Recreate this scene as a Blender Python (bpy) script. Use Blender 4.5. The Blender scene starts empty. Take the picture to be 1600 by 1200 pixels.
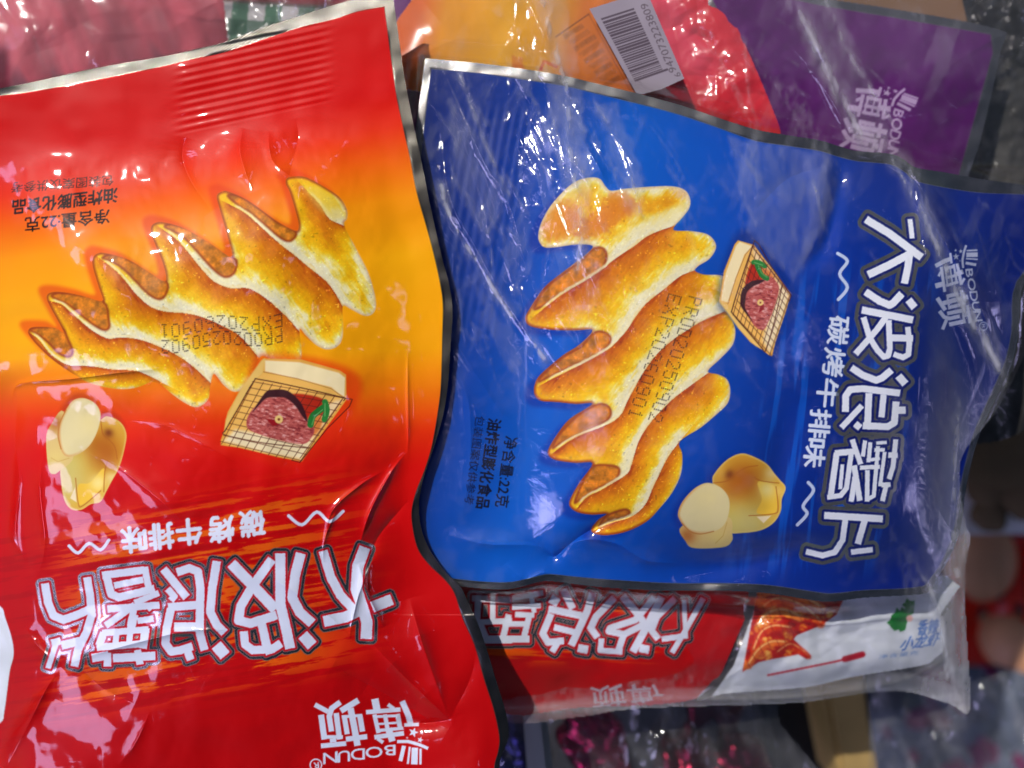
import bpy, math, random
import numpy as np
from mathutils import Vector
R = math.radians
rng = np.random.RandomState(7)
random.seed(7)
sc = bpy.context.scene
col = sc.collection

# ------------------------------------------------------------------ camera, sky, sun, exposure
S = 0.00017            # metres per photo pixel on the plane z = 0
H = 0.262              # camera height above that plane
cam_d = bpy.data.cameras.new("camera"); cam = bpy.data.objects.new("camera", cam_d)
col.objects.link(cam); sc.camera = cam
cam.location = (0, 0, H)
cam_d.sensor_width = 36.0
cam_d.lens = 36.0 * H / (1600 * S)
cam_d.clip_start = 0.01; cam_d.clip_end = 50
cam_d.dof.use_dof = True; cam_d.dof.focus_distance = H - 0.006; cam_d.dof.aperture_fstop = 5.0

SUN_DIR = Vector((-0.42, 0.50, 0.76)).normalized()
world = bpy.data.worlds.new("World"); sc.world = world; world.use_nodes = True
wn = world.node_tree.nodes; wl = world.node_tree.links; wn.clear()
wo = wn.new("ShaderNodeOutputWorld"); bg = wn.new("ShaderNodeBackground"); sky = wn.new("ShaderNodeTexSky")
sky.sky_type = 'NISHITA'; sky.sun_disc = False
sky.sun_elevation = math.asin(SUN_DIR.z); sky.sun_rotation = math.atan2(SUN_DIR.x, SUN_DIR.y)
bg.inputs['Strength'].default_value = 0.05
# broken cloud added to the sky, tinted lilac, one bank placed for its reflections
tc = wn.new("ShaderNodeTexCoord"); mp = wn.new("ShaderNodeMapping"); mp.inputs['Location'].default_value = (0.3, 1.7, 0.2)
nz = wn.new("ShaderNodeTexNoise"); nz.inputs['Scale'].default_value = 2.6; nz.inputs['Detail'].default_value = 5; nz.inputs['Roughness'].default_value = 0.55
cr_ = wn.new("ShaderNodeValToRGB"); cr_.color_ramp.elements[0].position = 0.645; cr_.color_ramp.elements[1].position = 0.69
mx = wn.new("ShaderNodeMix"); mx.data_type = 'RGBA'; mx.inputs[7].default_value = (170, 158, 280, 1)
wl.new(tc.outputs['Generated'], mp.inputs['Vector']); wl.new(mp.outputs[0], nz.inputs['Vector'])
wl.new(cr_.outputs['Color'], mx.inputs[0])
geo = wn.new("ShaderNodeVectorMath"); geo.operation = 'DOT_PRODUCT'; nrm = wn.new("ShaderNodeVectorMath"); nrm.operation = 'NORMALIZE'
wl.new(tc.outputs['Generated'], nrm.inputs[0]); wl.new(nrm.outputs[0], geo.inputs[0]); geo.inputs[1].default_value = tuple(Vector((-.80, -.24, .56)).normalized())
bank = wn.new("ShaderNodeMapRange"); bank.inputs[1].default_value = .972; bank.inputs[2].default_value = .995; bank.inputs[3].default_value = 0; bank.inputs[4].default_value = .2; wl.new(geo.outputs['Value'], bank.inputs[0])
addn = wn.new("ShaderNodeMath"); wl.new(nz.outputs['Fac'], addn.inputs[0]); wl.new(bank.outputs[0], addn.inputs[1]); wl.new(addn.outputs[0], cr_.inputs['Fac'])
wl.new(sky.outputs[0], mx.inputs[6]); wl.new(mx.outputs[2], bg.inputs['Color']); wl.new(bg.outputs[0], wo.inputs['Surface'])

sun_d = bpy.data.lights.new("sun", 'SUN'); sun = bpy.data.objects.new("sun", sun_d); col.objects.link(sun)
sun_d.energy = 4.9; sun_d.angle = R(0.5); sun_d.color = (1.0, 0.96, 0.90)
sun.rotation_euler = SUN_DIR.to_track_quat('Z', 'Y').to_euler()
sc.view_settings.view_transform = 'Standard'; sc.view_settings.look = 'None'
sc.view_settings.exposure = -0.62; sc.view_settings.gamma = 1.0
try: sc.view_settings.use_curve_mapping = False
except Exception: pass
sc.render.engine = 'CYCLES'
sc.cycles.transparent_max_bounces = 12; sc.cycles.max_bounces = 8

# ------------------------------------------------------------------ maths helpers
def lin(c):
    c = np.clip(np.asarray(c, dtype=np.float32) / 255.0, 0, 1)
    return np.where(c <= 0.04045, c / 12.92, ((c + 0.055) / 1.055) ** 2.4)
def unproj(px, py, z):                       # photo pixel at real height z (metres) -> world
    k = S * (H - z) / H
    return (px - 800.0) * k, (600.0 - py) * k
def sstep(a, b, x):
    t = np.clip((x - a) / (b - a), 0, 1); return t * t * (3 - 2 * t)
def smooth_pts(pts, closed=True, n=5):
    P = np.array(pts, float); m = len(P); out = []
    rngk = range(m) if closed else range(m - 1)
    for i in rngk:
        p0 = P[(i - 1) % m] if closed or i > 0 else P[i]
        p1 = P[i]; p2 = P[(i + 1) % m]
        p3 = P[(i + 2) % m] if closed or i + 2 < m else P[i + 1]
        for k in range(n):
            t = k / n
            out.append(0.5 * ((2 * p1) + (-p0 + p2) * t + (2 * p0 - 5 * p1 + 4 * p2 - p3) * t * t + (-p0 + 3 * p1 - 3 * p2 + p3) * t ** 3))
    if not closed: out.append(P[-1])
    return np.array(out)
def sdf_poly(X, Y, pts):
    P = np.asarray(pts, np.float32); n = len(P)
    d2 = np.full(X.shape, 1e12, np.float32); ins = np.zeros(X.shape, bool)
    for i in range(n):
        ax, ay = P[i]; bx, by = P[(i + 1) % n]
        ex, ey = bx - ax, by - ay; L = ex * ex + ey * ey
        if L < 1e-9: continue
        t = np.clip(((X - ax) * ex + (Y - ay) * ey) / L, 0, 1)
        d2 = np.minimum(d2, (X - ax - t * ex) ** 2 + (Y - ay - t * ey) ** 2)
        if abs(ey) > 1e-9:
            c = ((ay > Y) != (by > Y)) & (X < (bx - ax) * (Y - ay) / ey + ax)
            ins ^= c
    d = np.sqrt(d2); return np.where(ins, -d, d)
def sdf_line(X, Y, pts):                     # distance, signed side, arclength
    P = np.asarray(pts, np.float32)
    d2 = np.full(X.shape, 1e12, np.float32); sg = np.zeros(X.shape, np.float32); al = np.zeros(X.shape, np.float32); acc = 0
    for i in range(len(P) - 1):
        ax, ay = P[i]; bx, by = P[i + 1]; ex, ey = bx - ax, by - ay; L = ex * ex + ey * ey
        if L < 1e-9: continue
        t = np.clip(((X - ax) * ex + (Y - ay) * ey) / L, 0, 1)
        q = (X - ax - t * ex) ** 2 + (Y - ay - t * ey) ** 2
        cr = ex * (Y - ay) - ey * (X - ax); m = q < d2
        d2 = np.where(m, q, d2); sg = np.where(m, np.sign(cr), sg); al = np.where(m, acc + t * math.sqrt(L), al); acc += math.sqrt(L)
    return np.sqrt(d2), sg, al, acc
def sdf_strokes(X, Y, strokes):              # flat ended brush strokes: list of (points, width)
    D = np.full(X.shape, 1e6, np.float32)
    for pts, w in strokes:
        P = np.asarray(pts, np.float32); h = w / 2
        for i in range(len(P) - 1):
            a = P[i]; b = P[i + 1]; L = math.hypot(*(b - a))
            if L < 1e-6: continue
            u = (b - a) / L; mx_, my_ = (a + b) / 2
            lx = np.abs((X - mx_) * u[0] + (Y - my_) * u[1]) - L / 2
            ly = np.abs(-(X - mx_) * u[1] + (Y - my_) * u[0]) - h
            d = np.hypot(np.maximum(lx, 0), np.maximum(ly, 0)) + np.minimum(np.maximum(lx, ly), 0)
            D = np.minimum(D, d)
            if i > 0: D = np.minimum(D, np.hypot(X - a[0], Y - a[1]) - h)
    return D
def _hash(ix, iy, s):
    h = (ix.astype(np.int64) * 374761393 + iy.astype(np.int64) * 668265263 + s * 1274126177) & 0x7fffffff
    h = ((h ^ (h >> 13)) * 1103515245) & 0x7fffffff
    h = (h ^ (h >> 16)) & 0xffff
    return h.astype(np.float32) / 65535.0
def vnoise(X, Y, s=0):
    ix = np.floor(X); iy = np.floor(Y); fx = X - ix; fy = Y - iy
    fx = fx * fx * fx * (fx * (fx * 6 - 15) + 10); fy = fy * fy * fy * (fy * (fy * 6 - 15) + 10)
    a = _hash(ix, iy, s); b = _hash(ix + 1, iy, s); c = _hash(ix, iy + 1, s); d = _hash(ix + 1, iy + 1, s)
    return (a + (b - a) * fx) * (1 - fy) + (c + (d - c) * fx) * fy
def fbm(X, Y, s=0, o=4):
    t = 0; a = 1; n = 0
    for i in range(o):
        t = t + a * vnoise(X * 2 ** i + 17 * i, Y * 2 ** i + 31 * i, s + i); n += a; a *= .5
    return t / n - .5
def blur(A, r):
    r = int(r)
    if r < 1: return A
    for _ in range(3):
        for ax in (0, 1):
            B = np.pad(A, [(r, r) if k == ax else (0, 0) for k in (0, 1)], mode='edge')
            c = np.cumsum(B, axis=ax, dtype=np.float64); c = np.insert(c, 0, 0, axis=ax)
            w = 2 * r + 1; n = A.shape[ax]
            A = ((np.take(c, np.arange(w, w + n), axis=ax) - np.take(c, np.arange(0, n), axis=ax)) / w).astype(np.float32)
    return A
def facets(X, Y, n, box, amp, lo, hi, seed=1):    # crumpled film: straight sharp creases, each fading out
    r = np.random.RandomState(seed); Z = np.zeros(X.shape, np.float32)
    for _ in range(n):
        cx = r.uniform(box[0], box[2]); cy = r.uniform(box[1], box[3]); a = r.uniform(0, math.pi)
        L = r.uniform(lo, hi); W = L * r.uniform(.25, .6); s = r.choice([-1, 1]) * r.uniform(.4, 1) * amp
        m = (abs(X - cx) < L * 1.5) & (abs(Y - cy) < L * 1.5)
        if not m.any(): continue
        ys, xs = np.where(m.any(1))[0], np.where(m.any(0))[0]
        sl = (slice(ys[0], ys[-1] + 1), slice(xs[0], xs[-1] + 1))
        u = (X[sl] - cx) * math.cos(a) + (Y[sl] - cy) * math.sin(a); v = -(X[sl] - cx) * math.sin(a) + (Y[sl] - cy) * math.cos(a)
        Z[sl] += s * W * .1 * np.maximum(0, 1 - np.abs(v) / W) * np.maximum(0, 1 - (u / L) ** 2) ** 2
    return Z

# ------------------------------------------------------------------ a printed sheet: colours and height on a fine grid
class Canvas:
    def __init__(s, x0, y0, x1, y1, st=1.0):
        s.x = np.arange(x0, x1 + st * .5, st, dtype=np.float32); s.y = np.arange(y0, y1 + st * .5, st, dtype=np.float32)
        s.X, s.Y = np.meshgrid(s.x, s.y); s.st = st
        s.rgb = np.zeros(s.X.shape + (3,), np.float32); s.foil = np.zeros(s.X.shape, np.float32)
        s.pid = np.zeros(s.X.shape, np.int16); s.parts = ['front_film']; s.z = np.zeros(s.X.shape, np.float32)
    def part(s, name):
        if name not in s.parts: s.parts.append(name)
        return s.parts.index(name)
    def win(s, x0, y0, x1, y1):
        i0 = np.clip(np.searchsorted(s.x, x0) - 1, 0, len(s.x)); i1 = np.clip(np.searchsorted(s.x, x1) + 1, 0, len(s.x))
        j0 = np.clip(np.searchsorted(s.y, y0) - 1, 0, len(s.y)); j1 = np.clip(np.searchsorted(s.y, y1) + 1, 0, len(s.y))
        return slice(j0, j1), slice(i0, i1)
    def wpts(s, pts, m=12):
        P = np.asarray(pts, float); return s.win(P[:, 0].min() - m, P[:, 1].min() - m, P[:, 0].max() + m, P[:, 1].max() + m)
    def mix(s, w, c, a, foil=None, pid=None):
        a = np.clip(a, 0, 1)
        s.rgb[w] = s.rgb[w] * (1 - a[..., None]) + np.asarray(c, np.float32) * a[..., None]
        if foil is not None: s.foil[w] = s.foil[w] * (1 - a) + foil * a
        if pid is not None: s.pid[w] = np.where(a > .5, pid, s.pid[w])
    def poly(s, pts, c, soft=.7, alpha=1, grow=0, pid=None, foil=None, sm=False):
        if sm: pts = smooth_pts(pts)
        w = s.wpts(pts, 12 + soft * 2 + grow); d = sdf_poly(s.X[w], s.Y[w], pts) - grow
        s.mix(w, c, alpha * sstep(soft, -soft, d), foil, pid); return w, d
    def line(s, pts, wd, c, alpha=1, soft=.7, sm=False, pid=None, foil=None):
        if sm: pts = smooth_pts(pts, False)
        w = s.wpts(pts, 12 + wd); d = sdf_line(s.X[w], s.Y[w], pts)[0] - wd / 2
        s.mix(w, c, alpha * sstep(soft, -soft, d), foil, pid); return w, d
    def disc(s, x, y, r, c, alpha=1, soft=.7, pid=None):
        w = s.win(x - r - soft - 3, y - r - soft - 3, x + r + soft + 3, y + r + soft + 3)
        s.mix(w, c, alpha * sstep(soft, -soft, np.hypot(s.X[w] - x, s.Y[w] - y) - r), None, pid)

_glyphs = {}
def glyph_tris(text, bold):
    k = (text, bold)
    if k in _glyphs: return _glyphs[k]
    cu = bpy.data.curves.new("lettering", 'FONT'); cu.body = text; cu.resolution_u = 3
    ob = bpy.data.objects.new("lettering", cu); col.objects.link(ob)
    bpy.context.view_layer.update()
    me = ob.evaluated_get(bpy.context.evaluated_depsgraph_get()).to_mesh(); me.calc_loop_triangles()
    co = np.zeros(len(me.vertices) * 3); me.vertices.foreach_get('co', co); co = co.reshape(-1, 3)[:, :2]
    tr = np.zeros(len(me.loop_triangles) * 3, int); me.loop_triangles.foreach_get('vertices', tr)
    T = co[tr.reshape(-1, 3)]
    bpy.data.objects.remove(ob); bpy.data.curves.remove(cu)
    _glyphs[k] = T; return T
def text_mask(cv, text, org, A, B, bold=0.0, ss=3):
    """org = photo point of the text's lower left corner, A = vector along the line, B = vector of the glyph height"""
    T = glyph_tris(text, bold).copy()
    mn = T.reshape(-1, 2).min(0); mxx = T.reshape(-1, 2).max(0)
    U = (T - mn) / (mxx - mn)
    P = np.asarray(org, float) + U[..., :1] * np.asarray(A, float) + U[..., 1:] * np.asarray(B, float)
    w = cv.wpts(P.reshape(-1, 2), 6)
    x0 = cv.x[w[1]][0]; y0 = cv.y[w[0]][0]; n = len(cv.x[w[1]]); m = len(cv.y[w[0]])
    hs = cv.st / ss; M = np.zeros((m * ss, n * ss), bool)
    P = (P - [x0, y0]) / hs + (ss - 1) / 2
    for t in P:
        a, b, c = t
        i0, j0 = np.floor(t.min(0)).astype(int); i1, j1 = np.ceil(t.max(0)).astype(int)
        i0 = max(i0, 0); j0 = max(j0, 0)
        if i1 < i0 or j1 < j0: continue
        xx, yy = np.meshgrid(np.arange(i0, min(i1 + 1, n * ss)), np.arange(j0, min(j1 + 1, m * ss)))
        e = lambda p, q: (q[0] - p[0]) * (yy - p[1]) - (q[1] - p[1]) * (xx - p[0])
        e0, e1, e2 = e(a, b), e(b, c), e(c, a)
        ins = ((e0 >= 0) & (e1 >= 0) & (e2 >= 0)) | ((e0 <= 0) & (e1 <= 0) & (e2 <= 0))
        M[j0:j0 + ins.shape[0], i0:i0 + ins.shape[1]] |= ins
    rad = int(round(bold * np.hypot(*np.asarray(B, float)) / hs * 1.1))
    for _ in range(rad):
        D = M.copy(); D[1:] |= M[:-1]; D[:-1] |= M[1:]; D[:, 1:] |= M[:, :-1]; D[:, :-1] |= M[:, 1:]; M = D
    return w, M.reshape(m, ss, n, ss).mean((1, 3)).astype(np.float32)
def put_text(cv, text, org, A, B, c, bold=0.0, alpha=1, pid=None, halo=None, halo_r=2, only_halo=False):
    w, M = text_mask(cv, text, org, A, B, bold)
    if halo is not None:
        D = np.clip(blur(M, 1) * 4, 0, 1)
        for _ in range(halo_r - 1): D = np.clip(blur(D, 1) * 2.2, 0, 1)
        cv.mix(w, halo, D, None, pid)
    if only_halo: return
    cv.mix(w, c, M * alpha, None, None if halo is not None else pid)
    if pid is not None and halo is None:
        D = blur(M, 2) > .12; cv.pid[w] = np.where(D, pid, cv.pid[w])

def homography(src, dst):
    A = []; b = []
    for (x, y), (u, v) in zip(src, dst):
        A.append([x, y, 1, 0, 0, 0, -u * x, -u * y]); b.append(u)
        A.append([0, 0, 0, x, y, 1, -v * x, -v * y]); b.append(v)
    h = np.append(np.linalg.lstsq(np.array(A, float), np.array(b, float), rcond=None)[0], 1).reshape(3, 3)
    def f(pts):
        P = np.asarray(pts, float); q = np.c_[P, np.ones(len(P))] @ h.T; return q[:, :2] / q[:, 2:]
    return f
def affine(src, dst):
    S_ = np.c_[np.array(src, float), np.ones(len(src))]; M = np.linalg.lstsq(S_, np.array(dst, float), rcond=None)[0]
    def f(pts): P = np.atleast_2d(np.asarray(pts, float)); return np.c_[P, np.ones(len(P))] @ M
    f.scale = math.sqrt(abs(np.linalg.det(M[:2]))); return f
def zoomed(x0, y0, k): return lambda pts: np.asarray(pts, float) / k + [x0, y0]

# ------------------------------------------------------------------ materials
def nodes(name):
    m = bpy.data.materials.new(name); m.use_nodes = True; nt = m.node_tree
    return m, nt.nodes, nt.links, nt.nodes['Principled BSDF']
def film_material(name, rough=.42, coat=1.0, coat_rough=.045, bump=.045, scale=900, foilrough=.27, ior=1.4):
    m, n, l, b = nodes(name)
    a = n.new('ShaderNodeAttribute'); a.attribute_name = 'ink'
    l.new(a.outputs['Color'], b.inputs['Base Color']); l.new(a.outputs['Alpha'], b.inputs['Metallic'])
    b.inputs['Coat Weight'].default_value = coat; b.inputs['Coat Roughness'].default_value = coat_rough; b.inputs['Coat IOR'].default_value = ior
    b.inputs['Specular IOR Level'].default_value = .1
    mr = n.new('ShaderNodeMapRange'); mr.inputs[3].default_value = rough; mr.inputs[4].default_value = foilrough
    l.new(a.outputs['Alpha'], mr.inputs[0]); l.new(mr.outputs[0], b.inputs['Roughness'])
    t = n.new('ShaderNodeTexCoord'); nz = n.new('ShaderNodeTexNoise'); nz.inputs['Scale'].default_value = scale; nz.inputs['Detail'].default_value = 3
    v = n.new('ShaderNodeTexVoronoi'); v.inputs['Scale'].default_value = 2100
    mul = n.new('ShaderNodeMath'); mul.operation = 'MULTIPLY'; l.new(v.outputs['Distance'], mul.inputs[0]); l.new(a.outputs['Alpha'], mul.inputs[1])
    ad = n.new('ShaderNodeMath'); ad.operation = 'MULTIPLY_ADD'; ad.inputs[1].default_value = .25
    l.new(nz.outputs['Fac'], ad.inputs[0]); l.new(mul.outputs[0], ad.inputs[2])
    bp = n.new('ShaderNodeBump'); bp.inputs['Strength'].default_value = bump; bp.inputs['Distance'].default_value = .0004
    for q in (nz, v): l.new(t.outputs['Object'], q.inputs['Vector'])
    l.new(ad.outputs[0], bp.inputs['Height']); l.new(bp.outputs[0], b.inputs['Normal'])
    bp2 = n.new('ShaderNodeBump'); bp2.inputs['Strength'].default_value = bump * .35; bp2.inputs['Distance'].default_value = .0004
    l.new(ad.outputs[0], bp2.inputs['Height']); l.new(bp2.outputs[0], b.inputs['Coat Normal'])
    return m
FILM = film_material('printed_glossy_film')
FILM_DULL = film_material('printed_film_in_polybag', rough=.5, coat=.35, coat_rough=.12, bump=.12, scale=300)
def simple(name, c, rough=.6, metal=0, bump=0, scale=60, var=.15, coat=0):
    m, n, l, b = nodes(name)
    b.inputs['Roughness'].default_value = rough; b.inputs['Metallic'].default_value = metal; b.inputs['Coat Weight'].default_value = coat
    t = n.new('ShaderNodeTexCoord'); nz = n.new('ShaderNodeTexNoise'); nz.inputs['Scale'].default_value = scale; nz.inputs['Detail'].default_value = 4
    l.new(t.outputs['Object'], nz.inputs['Vector'])
    mx = n.new('ShaderNodeMix'); mx.data_type = 'RGBA'; c = lin(c)
    mx.inputs[6].default_value = tuple(c * (1 - var)) + (1,); mx.inputs[7].default_value = tuple(np.minimum(c * (1 + var), 1)) + (1,)
    l.new(nz.outputs['Fac'], mx.inputs[0]); l.new(mx.outputs[2], b.inputs['Base Color'])
    if bump:
        bp = n.new('ShaderNodeBump'); bp.inputs['Strength'].default_value = bump; bp.inputs['Distance'].default_value = .001
        l.new(nz.outputs['Fac'], bp.inputs['Height']); l.new(bp.outputs[0], b.inputs['Normal'])
    return m
BACKFOIL = simple('silver_film_lining', (150, 148, 146), .35, .85, .2, 120)

# ------------------------------------------------------------------ mesh builders
def tag(o, label=None, cat=None, group=None, kind=None):
    if label: o['label'] = label
    if cat: o['category'] = cat
    if group: o['group'] = group
    if kind: o['kind'] = kind
    return o
def root(name, x, y, z, label, cat, group=None):
    o = bpy.data.objects.new(name, None); col.objects.link(o); X, Y = unproj(x, y, z); o.location = (X, Y, z)
    o.empty_display_size = .01
    return tag(o, label, cat, group)
def mesh_np(name, V, F, mat, parent=None, ink=None, N=None, smooth=True):
    me = bpy.data.meshes.new(name); nf, k = F.shape
    me.vertices.add(len(V)); me.vertices.foreach_set('co', np.ascontiguousarray(V, np.float32).ravel())
    me.loops.add(nf * k); me.loops.foreach_set('vertex_index', np.ascontiguousarray(F, np.int32).ravel())
    me.polygons.add(nf); me.polygons.foreach_set('loop_start', np.arange(0, nf * k, k, dtype=np.int32))
    me.update(calc_edges=True)
    if ink is not None:
        a = me.color_attributes.new('ink', 'FLOAT_COLOR', 'POINT'); a.data.foreach_set('color', np.ascontiguousarray(ink, np.float32).ravel())
    me.polygons.foreach_set('use_smooth', np.full(nf, smooth, dtype=bool))
    if N is not None: me.normals_split_custom_set_from_vertices(N.tolist())
    me.materials.append(mat)
    o = bpy.data.objects.new(name, me); col.objects.link(o)
    if parent is not None:
        o.parent = parent; o.matrix_parent_inverse = parent.matrix_world.inverted() if False else o.matrix_parent_inverse
        L = parent.location; me.vertices.foreach_set('co', (np.asarray(V, np.float32) - np.array([L.x, L.y, L.z], np.float32)).ravel()); me.update()
    return o
def grid_normals(P):
    gx = np.gradient(P, axis=1); gy = np.gradient(P, axis=0)
    n = np.cross(gy, gx); n /= np.linalg.norm(n, axis=2, keepdims=True) + 1e-20
    n[n[..., 2] < 0] *= -1
    return n
def emit_canvas(cv, inside, rt, mat, labels={}, gain=1.0, custom=True):
    """every part of the printed sheet becomes a mesh of its own; all of them share one surface"""
    z = cv.z / 1000.0; X, Y = unproj(cv.X, cv.Y, z); P = np.stack([X, Y, z], -1).astype(np.float32)
    N = grid_normals(P.astype(np.float64)).astype(np.float32)
    ink = np.concatenate([lin(cv.rgb) * gain, cv.foil[..., None]], -1)
    nx = P.shape[1]; cell = inside[:-1, :-1] & inside[1:, :-1] & inside[:-1, 1:] & inside[1:, 1:]
    pid = cv.pid[:-1, :-1]
    for k, name in enumerate(cv.parts):
        m = cell & (pid == k)
        if not m.any(): continue
        j, i = np.where(m); a = j * nx + i
        F = np.stack([a + nx, a + nx + 1, a + 1, a], -1)
        u, inv = np.unique(F, return_inverse=True); F = inv.reshape(F.shape)
        o = mesh_np(name, P.reshape(-1, 3)[u], F, mat, rt, ink.reshape(-1, 4)[u], N.reshape(-1, 3)[u] if custom else None)
        if name in labels: o['label'] = labels[name]
def back_sheet(cv, inside, rt, depth, d_in, st=8, name='back_film'):
    """the rear film of the pouch, bulging downwards and meeting the front film at the edge"""
    k = max(1, int(st / cv.st)); z = cv.z[::k, ::k] / 1000.0; ins = inside[::k, ::k]
    di = d_in[::k, ::k]; zb = z - .0002 - depth / 1000.0 * (1 - np.exp(-np.maximum(di, 0) / 90.0)) * np.minimum(1, di / 60)
    X, Y = unproj(cv.X[::k, ::k], cv.Y[::k, ::k], zb); P = np.stack([X, Y, zb], -1)
    nx = P.shape[1]; m = ins[:-1, :-1] & ins[1:, :-1] & ins[:-1, 1:] & ins[1:, 1:]
    j, i = np.where(m); a = j * nx + i; F = np.stack([a, a + 1, a + nx + 1, a + nx], -1)
    u, inv = np.unique(F, return_inverse=True)
    mesh_np(name, P.reshape(-1, 3)[u], inv.reshape(F.shape), BACKFOIL, rt)
def streaks(X, Y, n, box, amp, lo, hi, ang, spread, wd=(2.5, 6), seed=1):   # long thin folds in taut film
    r = np.random.RandomState(seed); Z = np.zeros(X.shape, np.float32)
    for _ in range(n):
        cx = r.uniform(box[0], box[2]); cy = r.uniform(box[1], box[3]); a = math.radians(r.normal(ang, spread))
        L = r.uniform(lo, hi); W = r.uniform(*wd); s = r.uniform(.3, 1) * amp; bend = r.uniform(-.15, .15) / L
        m = (abs(X - cx) < L) & (abs(Y - cy) < L)
        if not m.any(): continue
        ys, xs = np.where(m.any(1))[0], np.where(m.any(0))[0]; sl = (slice(ys[0], ys[-1] + 1), slice(xs[0], xs[-1] + 1))
        u = (X[sl] - cx) * math.cos(a) + (Y[sl] - cy) * math.sin(a); v = -(X[sl] - cx) * math.sin(a) + (Y[sl] - cy) * math.cos(a) + bend * u * u
        Z[sl] += s * np.exp(-np.abs(v) / W) * np.maximum(0, 1 - (u / L) ** 2) ** 2
    return Z
def crease(cv, pts, amp, wd, m=5, sharp=True, sm=True, taper=True):
    if sm: pts = smooth_pts(pts, False)
    w = cv.wpts(pts, wd * m); d, sg, al, tot = sdf_line(cv.X[w], cv.Y[w], pts)
    t = np.clip(np.minimum(al, tot - al) / (tot * .3), 0, 1) if taper else 1
    f = np.exp(-d / wd) if sharp else np.exp(-(d / wd) ** 2)
    cv.z[w] += (amp * t * (f - math.exp(-m if sharp else -m * m))).astype(np.float32)

# ------------------------------------------------------------------ artwork shared by the bags
WAVE_BANDS = [(0.0, (178, 66, 4)), (.10, (206, 104, 8)), (.28, (224, 132, 8)), (.50, (240, 172, 4)), (.64, (246, 196, 22)), (.73, (244, 220, 96)), (.80, (242, 230, 168)), (.95, (234, 228, 194)), (1.01, (226, 200, 124))]
def ramp(t, stops):
    xs = [s[0] for s in stops]; return np.stack([np.interp(t, xs, [s[1][k] for s in stops]) for k in range(3)], -1)
def draw_chip(cv, outline, creases, tips, patches, shadow, pid, flow, sh_col):
    out = smooth_pts(outline, True, 4)
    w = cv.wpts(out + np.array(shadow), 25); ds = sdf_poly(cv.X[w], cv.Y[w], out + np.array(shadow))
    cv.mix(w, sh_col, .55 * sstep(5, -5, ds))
    w = cv.wpts(out, 8); X, Y = cv.X[w], cv.Y[w]; d = sdf_poly(X, Y, out)
    sds = []
    for c in creases:
        q, s, a, L = sdf_line(X, Y, smooth_pts(c, False)); sds.append(q * s)
    # streaky crispy surface
    fx, fy = flow; u = X * fx + Y * fy; v = -X * fy + Y * fx
    st = fbm(u / 14, v / 3.2, 3, 3); bl = fbm(X / 16, Y / 16, 9, 3); fine = fbm(X / 2.3, Y / 2.3, 5, 2)
    n = len(sds); up = np.full(X.shape, 60., np.float32); dn = np.full(X.shape, 60., np.float32)
    for k in range(n):
        s = sds[k]
        up = np.where(s > 0, np.minimum(up, s), up); dn = np.where(s <= 0, np.minimum(dn, -s), dn)
    dn = np.minimum(dn, np.maximum(-d, 0) * 1.3 + 9)
    t = up / (up + dn + 1e-3) + st * .18 + bl * .18
    tipd = np.full(X.shape, 1e5, np.float32)
    for (tx, ty) in tips: tipd = np.minimum(tipd, np.hypot(X - tx, Y - ty))
    far = sstep(48, 105, tipd)
    t = np.where(t > .5, .5 + (t - .5) * (.30 + .70 * far), t)
    c = ramp(np.clip(t, 0, 1), WAVE_BANDS) * (1 + fine * .09 + bl * .08)[..., None]
    spots = sstep(.30, .40, fbm(X / 5, Y / 5, 21, 2)); c = c * (1 - spots[..., None] * .18) + np.array((245, 215, 120)) * (sstep(.30, .38, fbm(X / 3.5, Y / 3.5, 33, 2)) * .3)[..., None] * (1 - .0)
    a = sstep(.8, -.8, d); cv.mix(w, c, a, None, pid)
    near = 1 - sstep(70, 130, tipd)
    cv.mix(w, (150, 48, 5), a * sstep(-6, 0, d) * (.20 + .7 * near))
    for p in patches:
        P = smooth_pts(p, True, 4); ww = cv.wpts(P, 8); x, y = cv.X[ww], cv.Y[ww]; dp = sdf_poly(x, y, P)
        pc = np.array((204, 116, 22)) * (1 + fbm(x / 9, y / 9, 5, 3) * .7 + fbm(x / 2.5, y / 2.5, 8, 2) * .2)[..., None]
        pa = sstep(.8, -.8, dp) * sstep(1, -1, sdf_poly(x, y, out))
        cv.mix(ww, pc, pa * .92, None, pid)
        cv.mix(ww, (140, 46, 6), np.exp(-(dp / 2.2) ** 2) * .75 * sstep(1, -1, sdf_poly(x, y, out)))
    for c, (tx, ty) in zip(creases, tips):
        pts = smooth_pts(c, False); ww = cv.wpts(pts, 8); x, y = cv.X[ww], cv.Y[ww]; q, s, a2, L = sdf_line(x, y, pts)
        wob = fbm(x / 5, y / 5, 77, 2) * 1.8
        f = np.exp(-((q * s + 2.4 + wob) / 2.1) ** 2) * sstep(0, 12, a2) * (1 - .5 * sstep(.45 * L, .8 * L, a2)) * sstep(0, -3, sdf_poly(x, y, out))
        cv.mix(ww, (246, 232, 178), f * .85)
def lettering(cv, strokes, pid, white, ink, foilw=5.2, inkw=3.8, jag=1.0):
    allp = np.concatenate([np.asarray(p, float) for p, _ in strokes]); w = cv.wpts(allp, 40); X, Y = cv.X[w], cv.Y[w]
    d = sdf_strokes(X, Y, strokes) + fbm(X / 2.2, Y / 2.2, 4, 2) * jag
    cv.mix(w, (165, 160, 152), sstep(inkw + foilw + .8, inkw + foilw - .8, d), 1.0, pid)
    cv.mix(w, ink, sstep(inkw + .8, inkw - .8, d), 0.0, pid)
    cv.mix(w, white, sstep(.8, -.8, d), 0.0, pid)
def tr(strokes, f, k): return [(f(p), wd * k) for p, wd in strokes]
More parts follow.
